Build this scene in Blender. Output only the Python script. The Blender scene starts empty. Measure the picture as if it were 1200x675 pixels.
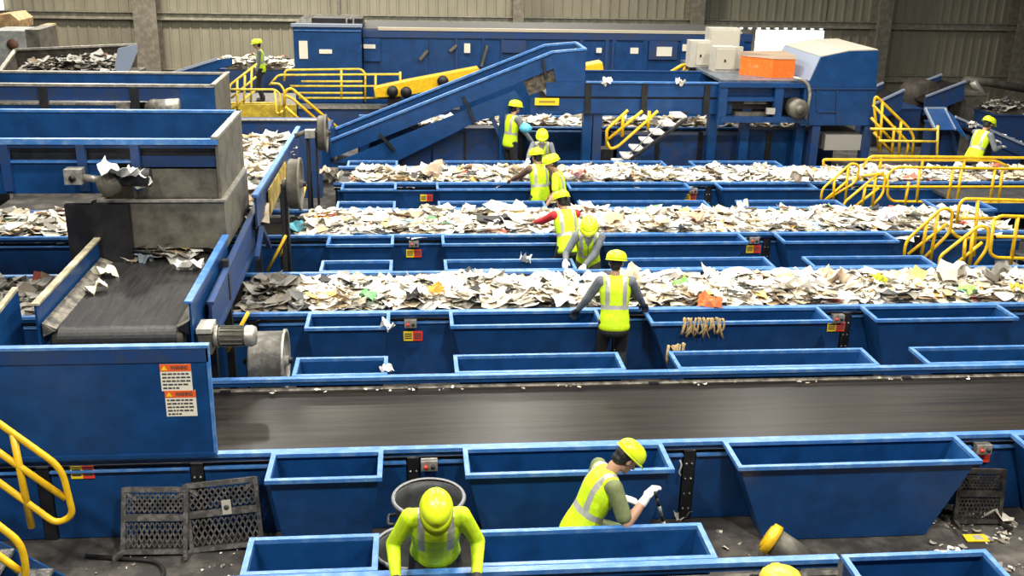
import bpy, bmesh, math, random
from mathutils import Vector, Matrix, noise
random.seed(7)
C = bpy.context.scene.collection
V = Vector
PI = math.pi

# ---------------------------------------------------------------- camera
FPX, CX, CY, CZ = 1210.0, 600.0, 337.5, 5.25
dy = V((-120.0, -425.5, FPX)).normalized()
_m = 0.022
_a, _b, _c = dy
_x = (CX*_a-(-88-_m*480-CY)*_b-FPX*_c)/(_a+_m*_b)
dx = V((_x-CX, -88+_m*(_x-480)-CY, FPX)).normalized()
if dx.x < 0: dx = -dx
dz = dx.cross(dy)
if dz.y > 0: dz = -dz
right = V((dx.x, dy.x, dz.x)); down = V((dx.y, dy.y, dz.y)); fwd = V((dx.z, dy.z, dz.z))
cam = bpy.data.cameras.new('camera'); camo = bpy.data.objects.new('camera', cam); C.objects.link(camo)
M = Matrix((right, -down, -fwd)).transposed().to_4x4(); M.translation = V((0, 0, CZ))
camo.matrix_world = M
cam.sensor_width = 36; cam.lens = 36*FPX/1200; cam.clip_start = .05; cam.clip_end = 300
bpy.context.scene.camera = camo

def ray(u, v):
    r = V((u-CX, v-CY, FPX)); return V((r.dot(dx), r.dot(dy), r.dot(dz)))
def aty(u, v, y):
    r = ray(u, v); t = y/r.y; return V((r.x*t, y, CZ+r.z*t))
def atz(u, v, z):
    r = ray(u, v); t = (z-CZ)/r.z; return V((r.x*t, r.y*t, z))
def atx(u, v, x):
    r = ray(u, v); t = x/r.x; return V((x, r.y*t, CZ+r.z*t))
def proj(p):
    d = V(p)-V((0, 0, CZ)); q = d.x*dx+d.y*dy+d.z*dz
    return (round(CX+FPX*q.x/q.z, 1), round(CY+FPX*q.y/q.z, 1))

# ---------------------------------------------------------------- materials
MATS = {}
def mat(name, col, rough=.5, metal=0.0, var=0.0, vscale=6.0, col2=None, mask=(.45, .62), bump=0.0, bscale=40, stretch=None, emit=None, spec=None):
    if name in MATS: return MATS[name]
    m = bpy.data.materials.new(name); m.use_nodes = True; nt = m.node_tree; N = nt.nodes; L = nt.links
    p = N['Principled BSDF']
    p.inputs['Base Color'].default_value = (*col, 1); p.inputs['Roughness'].default_value = rough
    p.inputs['Metallic'].default_value = metal
    if spec is not None: p.inputs['Specular IOR Level'].default_value = spec
    if emit:
        p.inputs['Emission Color'].default_value = (*emit[:3], 1); p.inputs['Emission Strength'].default_value = emit[3]
    if var or col2 or bump:
        tc = N.new('ShaderNodeTexCoord'); mp = N.new('ShaderNodeMapping'); L.new(tc.outputs['Object'], mp.inputs[0])
        if stretch: mp.inputs['Scale'].default_value = stretch
        n = N.new('ShaderNodeTexNoise'); n.inputs['Scale'].default_value = vscale; n.inputs['Detail'].default_value = 6; n.inputs['Roughness'].default_value = .65
        L.new(mp.outputs[0], n.inputs['Vector'])
        if col2 or var:
            c2 = col2 if col2 else tuple(min(1, c*(1+var)) for c in col)
            c1 = col if col2 else tuple(c*(1-var) for c in col)
            r = N.new('ShaderNodeValToRGB'); r.color_ramp.elements[0].position = mask[0]; r.color_ramp.elements[1].position = mask[1]
            r.color_ramp.elements[0].color = (*c1, 1); r.color_ramp.elements[1].color = (*c2, 1)
            L.new(n.outputs['Fac'], r.inputs[0]); L.new(r.outputs[0], p.inputs['Base Color'])
        if bump:
            n2 = N.new('ShaderNodeTexNoise'); n2.inputs['Scale'].default_value = bscale; n2.inputs['Detail'].default_value = 3
            L.new(mp.outputs[0], n2.inputs['Vector'])
            b = N.new('ShaderNodeBump'); b.inputs['Strength'].default_value = bump; b.inputs['Distance'].default_value = .02
            L.new(n2.outputs['Fac'], b.inputs['Height']); L.new(b.outputs[0], p.inputs['Normal'])
    MATS[name] = m; return m

BLUE = mat('blue_paint', (.005, .048, .165), .36, var=.3, vscale=3.5, mask=(.3, .7), bump=.05, bscale=25)
RIM = mat('toplit_worn_blue_edge', (.045, .17, .46), .38, col2=(.15, .28, .52), vscale=9, mask=(.45, .7))  # same blue paint lightened for overhead light on the edges, plus scuffed patches
DBLUE = mat('grimy_blue_paint', (.006, .045, .17), .5, col2=(.035, .045, .07), vscale=5, mask=(.4, .75))
STEEL = mat('dirty_steel', (.07, .066, .054), .55, metal=.3, col2=(.20, .185, .145), vscale=4, mask=(.35, .7))
LSTEEL = mat('bare_steel', (.42, .40, .35), .4, metal=.5, var=.25, vscale=12)
BLACK = mat('black_steel', (.012, .012, .014), .5, var=.4)
BELT = mat('black_rubber_belt', (.009, .008, .0075), .33, col2=(.032, .026, .020), vscale=2.2, mask=(.38, .70), stretch=(.25, 6, 6), bump=.06, bscale=14, spec=.16)
BELTK = mat('rubber_cleated_belt', (.018, .018, .019), .45, col2=(.045, .044, .042), vscale=5, mask=(.4, .75), stretch=(5, .5, 5), bump=.2, bscale=30)
DUST = mat('dusty_liner', (.22, .20, .16), .7, col2=(.06, .055, .05), vscale=10, mask=(.4, .6))
YEL = mat('yellow_paint', (.78, .47, .010), .38, var=.12, vscale=10)
YELF = mat('dull_yellow_paint', (.80, .58, .06), .5, var=.2, vscale=6)
FLOORM = mat('littered_deck', (.035, .032, .03), .75, col2=(.15, .135, .115), vscale=3.0, mask=(.45, .75), bump=.4, bscale=60)
GROUND = mat('concrete_ground', (.06, .055, .05), .85, var=.4, vscale=1.5)
WALLM = mat('ribbed_wall_sheet', (.27, .25, .185), .6, var=.18, vscale=.9, mask=(.3, .7), stretch=(1, 1, .3))
GIRT = mat('galvanised_girt', (.36, .34, .27), .5, metal=.3, var=.2)
COLM = mat('column_primer', (.20, .18, .14), .6, var=.2)
GRATEM = mat('weathered_grating', (.16, .15, .14), .55, metal=.5, var=.4, vscale=18)
CAN = mat('grey_plastic', (.05, .052, .055), .45, var=.25, vscale=5)
WHITE = mat('white_enamel', (.46, .44, .38), .5, var=.06)
ORANGE = mat('orange_box_paint', (.85, .15, .01), .5, col2=(.7, .28, .1), vscale=12, mask=(.55, .7))
RED = mat('red_label', (.75, .05, .03), .5)
WARN = mat('warning_orange', (.82, .12, .02), .5)
LYEL = mat('label_yellow', (.88, .62, .02), .5)
LTXT = mat('label_print', (.05, .05, .05), .6)
LPAP = mat('label_paper', (.78, .74, .62), .6)
TREAD = mat('tread_plate', (.22, .21, .20), .45, metal=.6, col2=(.5, .48, .44), vscale=40, mask=(.45, .6), bump=.4, bscale=50)
DAY = mat('daylight_opening', (1, 1, 1), .5, emit=(.93, .96, 1, 3.5))
HOSE = mat('black_hose', (.02, .02, .02), .5)
TAN = mat('cardboard_tan', (.50, .36, .19), .8, var=.25, vscale=9)
BROWNROPE = mat('frayed_jute', (.42, .30, .14), .9, var=.3, vscale=20)
# people
SKIN = mat('skin', (.45, .25, .16), .5, var=.08)
HAIR = mat('black_hair', (.01, .009, .008), .5)
LIME = mat('hi_vis_lime', (.62, .88, .01), .6, var=.12, vscale=14, emit=None)
HELM = mat('hi_vis_helmet', (.72, .88, .02), .28)
HELMO = mat('amber_helmet', (.85, .55, .05), .3)
SILVER = mat('reflective_tape', (.48, .48, .45), .35, metal=.2, var=.15)
DARKC = mat('dark_trousers', (.018, .019, .024), .8, var=.3)
OLIVE = mat('olive_tee', (.17, .20, .085), .85, var=.15)
GREYC = mat('grey_sleeves', (.16, .18, .20), .85, var=.15)
REDC = mat('red_sleeve', (.55, .02, .03), .8)
BROWNC = mat('brown_sleeve', (.14, .08, .06), .8)
GLOVEW = mat('white_glove', (.75, .73, .68), .7)
GLOVED = mat('dark_glove', (.03, .03, .035), .7)
MASKM = mat('dust_mask', (.8, .79, .76), .7)
BOOT = mat('work_boot', (.03, .022, .016), .6)
TUBEC = mat('cyan_bag', (.10, .45, .65), .5)

def attr_mat(name, rough=.75):
    m = bpy.data.materials.new(name); m.use_nodes = True; nt = m.node_tree; N = nt.nodes
    a = N.new('ShaderNodeAttribute'); a.attribute_name = 'tint'
    nt.links.new(a.outputs['Color'], N['Principled BSDF'].inputs['Base Color']); N['Principled BSDF'].inputs['Roughness'].default_value = rough
    return m
PAPER = attr_mat('mixed_paper')

# ---------------------------------------------------------------- mesh helpers
class MB:
    def __init__(s): s.v = []; s.f = []; s.m = []; s.c = []; s.mi = 0; s.smooth = []; s.sm = False
    def add(s, vs, fs, col=None):
        o = len(s.v); s.v += [tuple(p) for p in vs]
        for f in fs:
            s.f.append([o+i for i in f]); s.m.append(s.mi); s.smooth.append(s.sm); s.c.append(col)
        return s
    def box(s, x0, x1, y0, y1, z0, z1):
        if x0 > x1: x0, x1 = x1, x0
        if y0 > y1: y0, y1 = y1, y0
        if z0 > z1: z0, z1 = z1, z0
        return s.hexa([(x0, y0, z0), (x1, y0, z0), (x1, y1, z0), (x0, y1, z0)], [(x0, y0, z1), (x1, y0, z1), (x1, y1, z1), (x0, y1, z1)])
    def hexa(s, b, t):
        n = len(b); fs = [list(range(n))[::-1], [n+i for i in range(n)]]
        for i in range(n): j = (i+1) % n; fs.append([i, j, n+j, n+i])
        return s.add(list(b)+list(t), fs)
    def prism(s, pts, d):
        """solid from a planar outline and an offset vector"""
        d = V(d); return s.hexa([V(p) for p in pts], [V(p)+d for p in pts])
    def beam(s, a, b, w, h, up=(0, 0, 1)):
        a = V(a); b = V(b); t = (b-a).normalized(); sd = t.cross(V(up))
        if sd.length < 1e-4: sd = t.cross(V((0, 1, 0)))
        sd.normalize(); u = sd.cross(t)
        q = [sd*w/2+u*h/2, -sd*w/2+u*h/2, -sd*w/2-u*h/2, sd*w/2-u*h/2]
        return s.hexa([a+k for k in q], [b+k for k in q])
    def tube(s, path, r, n=8, closed=False):
        P = [V(p) for p in path]; k = len(P); rings = []
        T = []
        for i in range(k):
            a = P[i-1] if i else (P[-1] if closed else P[0]); b = P[i+1] if i < k-1 else (P[0] if closed else P[-1])
            T.append((b-a).normalized())
        u = T[0].cross(V((0, 0, 1)))
        if u.length < 1e-3: u = T[0].cross(V((0, 1, 0)))
        u.normalize(); vs = []
        for i in range(k):
            u = (u-T[i]*u.dot(T[i])).normalized(); w = T[i].cross(u)
            rr = r[i] if isinstance(r, (list, tuple)) else r
            vs += [P[i]+(u*math.cos(2*PI*j/n)+w*math.sin(2*PI*j/n))*rr for j in range(n)]
        fs = []
        for i in range(k if closed else k-1):
            for j in range(n):
                a = i*n+j; b = i*n+(j+1) % n; c = ((i+1) % k)*n+(j+1) % n; d = ((i+1) % k)*n+j
                fs.append([a, b, c, d])
        if not closed: fs += [list(range(n))[::-1], [(k-1)*n+j for j in range(n)]]
        o = s.sm; s.sm = True; s.add(vs, fs); s.sm = o; return s
    def cyl(s, a, b, r, r2=None, n=20): return s.tube([a, b], [r, r2 if r2 is not None else r], n)
    def lathe(s, prof, c, axis='z', n=28):
        c = V(c); vs = []
        for (r, h) in prof:
            for j in range(n):
                t = 2*PI*j/n; a, b = r*math.cos(t), r*math.sin(t)
                vs.append(c+(V((a, b, h)) if axis == 'z' else V((h, a, b)) if axis == 'x' else V((b, h, a))))
        fs = []
        for i in range(len(prof)-1):
            for j in range(n): fs.append([i*n+j, i*n+(j+1) % n, (i+1)*n+(j+1) % n, (i+1)*n+j])
        o = s.sm; s.sm = True; s.add(vs, fs); s.sm = o; return s
    def frame(s, x0, x1, y0, y1, z0, z1, w):
        """rectangular ring lying flat, w wide"""
        for a in ((x0, x1, y0, y0+w), (x0, x1, y1-w, y1), (x0, x0+w, y0+w, y1-w), (x1-w, x1, y0+w, y1-w)): s.box(*a, z0, z1)
        return s
    def build(s, name, mats, parent=None, loc=None, label=None):
        if not isinstance(mats, (list, tuple)): mats = [mats]
        if parent is not None: off = V(parent['_o'])
        elif loc is not None: off = V(loc)
        else:
            xs = [p[0] for p in s.v]; ys = [p[1] for p in s.v]; zs = [p[2] for p in s.v]
            off = V(((min(xs)+max(xs))/2, (min(ys)+max(ys))/2, min(zs)))
        me = bpy.data.meshes.new(name); me.from_pydata([tuple(V(p)-off) for p in s.v], [], s.f); me.update()
        for m in mats: me.materials.append(m)
        me.polygons.foreach_set('material_index', s.m); me.polygons.foreach_set('use_smooth', s.smooth)
        if any(c is not None for c in s.c):
            at = me.color_attributes.new('tint', 'FLOAT_COLOR', 'CORNER'); d = []
            for p, c in zip(me.polygons, s.c):
                c = c or (.5, .5, .5)
                d += [c[0], c[1], c[2], 1]*p.loop_total
            at.data.foreach_set('color', d)
        bm = bmesh.new(); bm.from_mesh(me); bmesh.ops.recalc_face_normals(bm, faces=bm.faces) if not any(s.c) else None; bm.to_mesh(me); bm.free()
        o = bpy.data.objects.new(name, me); C.objects.link(o); o['_o'] = tuple(off)
        if parent is not None: o.parent = parent
        else: o.location = off
        if label: o['label'] = label
        return o
def _offs(o): return o['_o']
def tag(o, label, cat, group=None, kind=None):
    o['label'] = label; o['category'] = cat
    if group: o['group'] = group
    if kind: o['kind'] = kind
    return o
def thing(name, label, cat, loc, group=None):
    o = bpy.data.objects.new(name, None); C.objects.link(o); o.location = loc; o['_o'] = tuple(loc); o.empty_display_size = .1
    return tag(o, label, cat, group)
def struct(o): o['kind'] = 'structure'; return o
def dup_tree(o, parent=None):
    c = o.copy(); C.objects.link(c)
    if parent: c.parent = parent
    for ch in list(o.children): dup_tree(ch, c)
    return c
def fillet(pts, r=.08, n=5, closed=False):
    P = [V(p) for p in pts]; out = []; k = len(P)
    for i in range(k):
        if not closed and i in (0, k-1): out.append(P[i]); continue
        a, p, b = P[i-1], P[i], P[(i+1) % k]
        d1 = (a-p); d2 = (b-p); rr = min(r, d1.length*.45, d2.length*.45)
        s = p+d1.normalized()*rr; e = p+d2.normalized()*rr
        for j in range(n+1):
            t = j/n; out.append(s*(1-t)**2+p*2*t*(1-t)+e*t*t)
    return out
def txt(body, size, M4, name, m, parent, w=None, bold=0.0):
    cu = bpy.data.curves.new('text', 'FONT'); cu.body = body; cu.size = size; cu.align_x = 'CENTER'; cu.align_y = 'CENTER'; cu.extrude = .001; cu.offset = bold
    t = bpy.data.objects.new('text', cu); C.objects.link(t); bpy.context.view_layer.update()
    me = bpy.data.meshes.new_from_object(t.evaluated_get(bpy.context.evaluated_depsgraph_get()))
    bpy.data.objects.remove(t); bpy.data.curves.remove(cu)
    xs = [v.co.x for v in me.vertices]; sc = 1
    if w and xs: sc = w/(max(xs)-min(xs))
    off = V(parent['_o'])
    for v in me.vertices: v.co = (M4 @ V((v.co.x*sc, v.co.y, v.co.z)))-off
    me.materials.clear(); me.materials.append(m)
    o = bpy.data.objects.new(name, me); C.objects.link(o); o.parent = parent; o['_o'] = tuple(off); return o
FZ = .25
# ================================================================ people
class _BM:
    """collects closed shapes, then becomes one mesh"""
    def __init__(s): s.v = []; s.f = []
    def to_mesh(s, me): me.from_pydata(s.v, [], s.f); me.update()
    def free(s): pass
_SPH = {}
def _sphere(n):
    if n not in _SPH:
        m = max(8, n//2+2); vs = [V((0, 0, 1))]
        for i in range(1, m):
            for j in range(n): a = PI*i/m; t = 2*PI*j/n; vs.append(V((math.sin(a)*math.cos(t), math.sin(a)*math.sin(t), math.cos(a))))
        vs.append(V((0, 0, -1))); fs = [(0, 1+j, 1+(j+1) % n) for j in range(n)]
        for i in range(m-2):
            for j in range(n): a = 1+i*n+j; b = 1+i*n+(j+1) % n; fs.append((a, a+n, b+n, b))
        q = 1+(m-2)*n; fs += [(q+(j+1) % n, q+j, len(vs)-1) for j in range(n)]
        _SPH[n] = (vs, fs)
    return _SPH[n]
def _ell(bm, c, r, R=None, seg=14):
    M4 = Matrix.Translation(c) @ (R.to_4x4() if R else Matrix()) @ Matrix.Diagonal((*r, 1))
    vs, fs = _sphere(seg); o = len(bm.v); bm.v += [tuple(M4 @ p) for p in vs]; bm.f += [tuple(o+i for i in (f if M4.determinant() > 0 else f[::-1])) for f in fs]
def _cone(bm, a, b, ra, rb, seg=12):
    a = V(a); b = V(b); d = b-a; l = d.length
    if l < 1e-5: return
    w = d.normalized(); u = w.cross(V((0, 0, 1)))
    if u.length < 1e-3: u = w.cross(V((0, 1, 0)))
    u.normalize(); x = w.cross(u); o = len(bm.v)
    for p, r in ((a, ra), (b, rb)): bm.v += [tuple(p+(u*math.cos(2*PI*j/seg)+x*math.sin(2*PI*j/seg))*r) for j in range(seg)]
    bm.f += [(o+j, o+(j+1) % seg, o+seg+(j+1) % seg, o+seg+j) for j in range(seg)]+[tuple(o+j for j in range(seg))[::-1], tuple(o+seg+j for j in range(seg))]
    _ell(bm, a, (ra,)*3, seg=seg); _ell(bm, b, (rb,)*3, seg=seg)
def _torso(bm, S, R, sc, g, z0, z1):
    prof = [(-.26, .140, .105), (-.14, .150, .110), (-.06, .166, .118), (.02, .158, .114), (.10, .145, .104), (.18, .143, .100), (.26, .155, .106), (.34, .166, .110), (.41, .158, .098), (.45, .13, .08)]
    k = 20
    for i in range(k+1):
        z = z0+(z1-z0)*i/k
        for (a, b) in zip(prof, prof[1:]):
            if a[0] <= z <= b[0]+1e-6:
                t = (z-a[0])/(b[0]-a[0]); rx = a[1]+(b[1]-a[1])*t; ry = a[2]+(b[2]-a[2])*t; break
        _ell(bm, S(0, 0, z), ((rx+g)*sc, (ry+g)*sc, .075*sc), R, 20)
def _remesh(bm, name, voxel, m, parent, smooth=2, label=None):
    me = bpy.data.meshes.new('tmp'); bm.to_mesh(me); bm.free()
    o = bpy.data.objects.new('tmp', me); C.objects.link(o)
    r = o.modifiers.new('r', 'REMESH'); r.mode = 'VOXEL'; r.voxel_size = voxel; r.use_smooth_shade = True
    if smooth: s = o.modifiers.new('s', 'SMOOTH'); s.iterations = smooth; s.factor = .5
    bpy.context.view_layer.update()
    me2 = bpy.data.meshes.new_from_object(o.evaluated_get(bpy.context.evaluated_depsgraph_get()))
    bpy.data.objects.remove(o); bpy.data.meshes.remove(me)
    me2.name = name; me2.materials.clear()
    for k in (m if isinstance(m, (list, tuple)) else [m]): me2.materials.append(k)
    for p in me2.polygons: p.use_smooth = True; p.material_index = 0
    ob = bpy.data.objects.new(name, me2); C.objects.link(ob); ob.parent = parent; ob['_o'] = (0, 0, 0)
    if label: ob['label'] = label
    return ob
def _ik(a, t, l1, l2, pole):
    d = t-a; L_ = d.length
    if L_ > (l1+l2)*.995: t = a+d.normalized()*(l1+l2)*.995; d = t-a; L_ = d.length
    x = (l1*l1-l2*l2+L_*L_)/(2*L_); h = math.sqrt(max(0, l1*l1-x*x)); n = d.normalized()
    p = (pole-n*pole.dot(n))
    p = p.normalized() if p.length > 1e-4 else V((0, 0, 1))
    return a+n*x+p*h, t

def person(label, foot, rz, pelvis=(0, 0, .93), lean=10, side=0, twist=0, hp=10, hy=0, hands=None, sc=1.0, top=LIME, sleeve='long', slc=None, vest=True, trousers=DARKC, gloves=GLOVED, helmet=HELM,
           feet=None, mask=False, vox=.011, goggles=False, floor=None, hem=None, hs=1.18, curl=.6, hair=HAIR, straps=False, category='person', legs=True):
    """local frame: x right, y forward, z up, standing at the origin; hands are world targets"""
    fz = FZ if floor is None else floor
    t = thing('person', label, category, (foot[0], foot[1], fz)); t['_o'] = (0, 0, 0)
    t.rotation_euler = (0, 0, math.radians(rz)); W = Matrix.Translation((foot[0], foot[1], fz)) @ Matrix.Rotation(math.radians(rz), 4, 'Z'); Wi = W.inverted()
    P = V(pelvis)*sc
    Rt = Matrix.Rotation(math.radians(side), 3, 'Y') @ Matrix.Rotation(-math.radians(lean), 3, 'X') @ Matrix.Rotation(math.radians(twist), 3, 'Z')
    S = lambda x, y, z: P+Rt @ (V((x, y, z))*sc)           # torso space
    # gentle spine curve: chest leans 1.25x
    N_ = S(0, .012, .50); chest = S(0, .0, .33); waist = S(0, .0, .16)
    sh = [S(s*.175, .0, .455) for s in (-1, 1)]; hip = [P+(Matrix.Rotation(-math.radians(lean*.3), 3, 'X') @ V((s*.09, 0, -.03)))*sc for s in (-1, 1)]
    Rh = Matrix.Rotation(math.radians(hy), 3, 'Z') @ Matrix.Rotation(-math.radians(hp), 3, 'X')
    head = N_+Rt @ V((0, .015, .05))*sc+Rh @ V((0, .015, .115))*sc
    H = lambda x, y, z: head+Rh @ (V((x, y, z))*sc)
    up, fo = .285*sc, .255*sc
    hands = hands or [None, None]; arms = []
    for i, s in enumerate((-1, 1)):
        tg = hands[i]
        tg = (Wi @ V(tg)) if tg is not None else S(s*.24, .12, -.08)
        pole = Rt @ V((s*.35, -.35, -.7))
        e, w_ = _ik(sh[i], tg, up, fo, pole); arms.append((sh[i], e, w_))
    feet = feet or [(-.11, .0, 0), (.11, .0, 0)]; lg = []
    for i, s in enumerate((-1, 1)):
        an = V(feet[i])*sc+V((0, 0, .08))
        k, an2 = _ik(hip[i], an, .43*sc, .42*sc, V((s*.12, 1, .1))); lg.append((hip[i], k, an2))
    RTm = Rt
    # ---- body: one continuous skin
    bm = _BM()
    _torso(bm, S, RTm, sc, -.012, -.10, .43); _cone(bm, S(-.13, 0, .44), S(.13, 0, .44), .062*sc, .062*sc)
    _cone(bm, S(0, 0, .44), N_+Rt @ V((0, .01, .06))*sc, .058*sc, .052*sc)
    _ell(bm, H(0, -.005, .02), (.077*sc, .095*sc, .098*sc), Rh); _ell(bm, H(0, .025, -.045), (.058*sc, .068*sc, .07*sc), Rh)      # skull, jaw
    _ell(bm, H(0, .078, -.092), (.026*sc, .018*sc, .018*sc), Rh)                                                            # chin
    _cone(bm, H(0, .090, .012), H(0, .112, -.028), .009*sc, .015*sc, 8); _cone(bm, H(-.04, .082, .022), H(.04, .082, .022), .012*sc, .012*sc, 8)   # nose, brow
    _ell(bm, H(0, .092, -.060), (.026*sc, .010*sc, .010*sc), Rh)                                                            # lips
    for s in (-1, 1): _ell(bm, H(s*.078, -.008, -.01), (.010*sc, .018*sc, .030*sc), Rh)
    def hand(bm, i, grow=0.0):
        s = (-1, 1)[i]; a, e, w_ = arms[i]; d = (w_-e).normalized(); nrm = d.cross(Rt @ V((0, 0, 1)))
        side_ = Rt @ V((s, 0, 0)); u = (side_-d*side_.dot(d)); u = u.normalized() if u.length > .05 else (Rt @ V((0, 1, 0))).normalized(); v = d.cross(u).normalized()
        if v.z > 0: v = -v                     # v: palm side (down)
        k = sc; pc = w_+d*.045*k
        Rm = Matrix((u, v, d)).transposed()
        _ell(bm, pc, (.042*k+grow, .018*k+grow, .052*k+grow), Rm, 12); _cone(bm, w_-d*.02, w_+d*.03*k, .027*k+grow, .026*k+grow, 10)
        for f, (off, ln) in enumerate(((-.030, .068), (-.010, .078), (.011, .074), (.030, .058))):
            b0 = w_+d*.085*k+u*off*k*1.05; d1 = (d*math.cos(curl*.6)+v*math.sin(curl*.6)); b1 = b0+d1*ln*.5*k
            d2 = (d*math.cos(curl*1.5)+v*math.sin(curl*1.5)); b2 = b1+d2*ln*.5*k
            _cone(bm, b0-d*.02*k, b1, .0105*k+grow, .0098*k+grow, 8); _cone(bm, b1, b2, .0098*k+grow, .0085*k+grow, 8)
        th0 = w_+d*.03*k-u*s*.03*k; th1 = th0+(d*.6-u*s*.65+v*.3).normalized()*.035*k; th2 = th1+(d*.85-u*s*.1+v*.5).normalized()*.03*k
        _cone(bm, th0, th1, .014*k+grow, .0115*k+grow, 8); _cone(bm, th1, th2, .0115*k+grow, .0095*k+grow, 8)
    for i in (0, 1):
        a, e, w_ = arms[i]
        _cone(bm, a, e, .050*sc, .038*sc); _cone(bm, e, e.lerp(w_, .4), .038*sc, .040*sc); _cone(bm, e.lerp(w_, .4), w_, .040*sc, .026*sc); hand(bm, i)
        if legs:
            h_, k_, n_ = lg[i]; _cone(bm, h_, k_, .080*sc, .052*sc); _cone(bm, k_, k_.lerp(n_, .35), .052*sc, .056*sc); _cone(bm, k_.lerp(n_, .35), n_, .056*sc, .036*sc)
            _cone(bm, n_-V((0, .03, .03)), n_+V((0, .12, -.045)), .04*sc, .03*sc)
    _remesh(bm, 'body', vox*.85, SKIN, t, 1)
    # ---- clothes
    if legs:
        bm = _BM(); _torso(bm, S, RTm, sc, .010, -.13, .03)
        for i in (0, 1):
            h_, k_, n_ = lg[i]; _cone(bm, h_, k_, .098*sc, .070*sc); _cone(bm, k_, n_+V((0, 0, .0)), .070*sc, .058*sc)
        _remesh(bm, 'trousers', vox, trousers, t, 2)
        for i in (0, 1):
            h_, k_, n_ = lg[i]; bm = _BM(); _cone(bm, n_+V((0, -.02, .02)), n_+V((0, -.03, -.035)), .055*sc, .045*sc); _cone(bm, n_+V((0, -.02, -.035)), n_+V((0, .15, -.045)), .044*sc, .036*sc); _remesh(bm, 'boot', vox, BOOT, t, 2)
    bm = _BM(); g = .016
    _torso(bm, S, RTm, sc, .022 if hem else .004, hem if hem else (-.05 if vest else -.12), .43); _cone(bm, S(-.14, 0, .44), S(.14, 0, .44), .07*sc, .07*sc); _ell(bm, S(0, .005, .485), (.068*sc, .066*sc, .035*sc), RTm)
    sleeve_two = []
    for i in (0, 1):
        a, e, w_ = arms[i]
        if sleeve == 'long': _cone(bm, a, e, .064*sc, .052*sc); _cone(bm, e, w_-(w_-e).normalized()*.02, .052*sc, .038*sc)
        else: _cone(bm, a, a.lerp(e, .78), .066*sc, .062*sc)
    tm = slc if slc else top
    shirt = _remesh(bm, 'shirt', vox, tm, t, 2)
    if vest:
        bm = _BM(); g = .030
        _torso(bm, S, RTm, sc, .020, -.08, .42); _cone(bm, S(-.095, -.005, .445), S(.095, -.005, .445), .082*sc, .082*sc)
        vo = _remesh(bm, 'vest' if not straps else 'overvest', vox, [LIME, SILVER, top if top is not LIME else DARKC], t, 2)
    else:
        vo = shirt; vo.data.materials.clear(); [vo.data.materials.append(k) for k in (top, SILVER, DARKC)]
    Ri = Rt.inverted()
    for p in vo.data.polygons:
        q = Ri @ (p.center-P)/sc; x, y, z = q; mi = 0
        if vest or straps:
            if .075 < abs(x) < .125 and z > .17 and not (abs(x) > .15): mi = 1
            if vest and .135 < z < .185: mi = 1
            if vest and y > .03 and abs(x) < .011: mi = 2
            if vest and y > .03 and z > .36 and abs(x) < (z-.36)*.5+.0: mi = 2
        p.material_index = mi
    if gloves:
        for i in (0, 1):
            bm = _BM(); hand(bm, i, .004); a, e, w_ = arms[i]; _cone(bm, w_-(w_-e).normalized()*.05, w_, .036*sc, .033*sc, 10); _remesh(bm, 'glove', vox*.8, gloves, t, 1)
    # helmet with brim, ridge and peak
    b = MB(); b.sm = True; n = 28; rows = []; prof = [(1.0, 0), (1.0, .25), (.95, .5), (.82, .74), (.6, .9), (.32, .985), (0.03, 1.0)]
    hc = lambda x, y, z: H(x*hs, y*hs-.005, z*(.5+hs*.5)+.033)
    vs = []; fs = []
    for (r, h) in prof:
        for j in range(n):
            a = 2*PI*j/n; ridge = .006*(1 if abs(math.sin(a)) > .93 or r < .1 else 0)
            vs.append(hc(.102*r*math.cos(a), .128*r*math.sin(a), .105*h+ridge))
    for i in range(len(prof)-1):
        for j in range(n): fs.append([i*n+j, i*n+(j+1) % n, (i+1)*n+(j+1) % n, (i+1)*n+j])
    fs.append([(len(prof)-1)*n+j for j in range(n)]); fs.append([j for j in range(n)][::-1])
    b.add(vs, fs); hm = b.build('helmet', helmet, t)
    b = MB(); b.sm = True; vs = []
    for (k0, z0) in ((0.98, .008), (1, -.004), (0.98, -.006)):
        for j in range(n):
            a = 2*PI*j/n; pk = max(0, math.sin(a))**2; ex = (.012+.040*pk) if k0 == 1 else 0
            vs.append(hc((.102*k0+ex*.8)*math.cos(a), (.128*k0+ex)*math.sin(a), z0-.014*pk*(k0 == 1)))
    fs = [[i*n+j, i*n+(j+1) % n, (i+1)*n+(j+1) % n, (i+1)*n+j] for i in range(2) for j in range(n)]
    b.add(vs, fs); b.build('brim', helmet, hm)
    if hair:
        bm = _BM(); _ell(bm, H(0, -.022, .01), (.084*sc, .088*sc, .088*sc), Rh); _ell(bm, H(0, -.055, -.045), (.062*sc, .045*sc, .055*sc), Rh); _remesh(bm, 'hair', vox, hair, t, 1)
    for s in (-1, 1):
        bm = _BM(); _ell(bm, H(s*.030, .092, .002), (.012*sc, .007*sc, .007*sc), Rh, 8); me = bpy.data.meshes.new('eye'); bm.to_mesh(me); bm.free(); me.materials.append(HAIR); o = bpy.data.objects.new('eye', me); C.objects.link(o); o.parent = t
    if mask:
        bm = _BM(); _ell(bm, H(0, .075, -.055), (.050*sc, .050*sc, .045*sc), Rh); _remesh(bm, 'dust_mask', .008, MASKM, t, 1)
    cr = W @ H(0, -.005, .14)
    return t, W, arms

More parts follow.
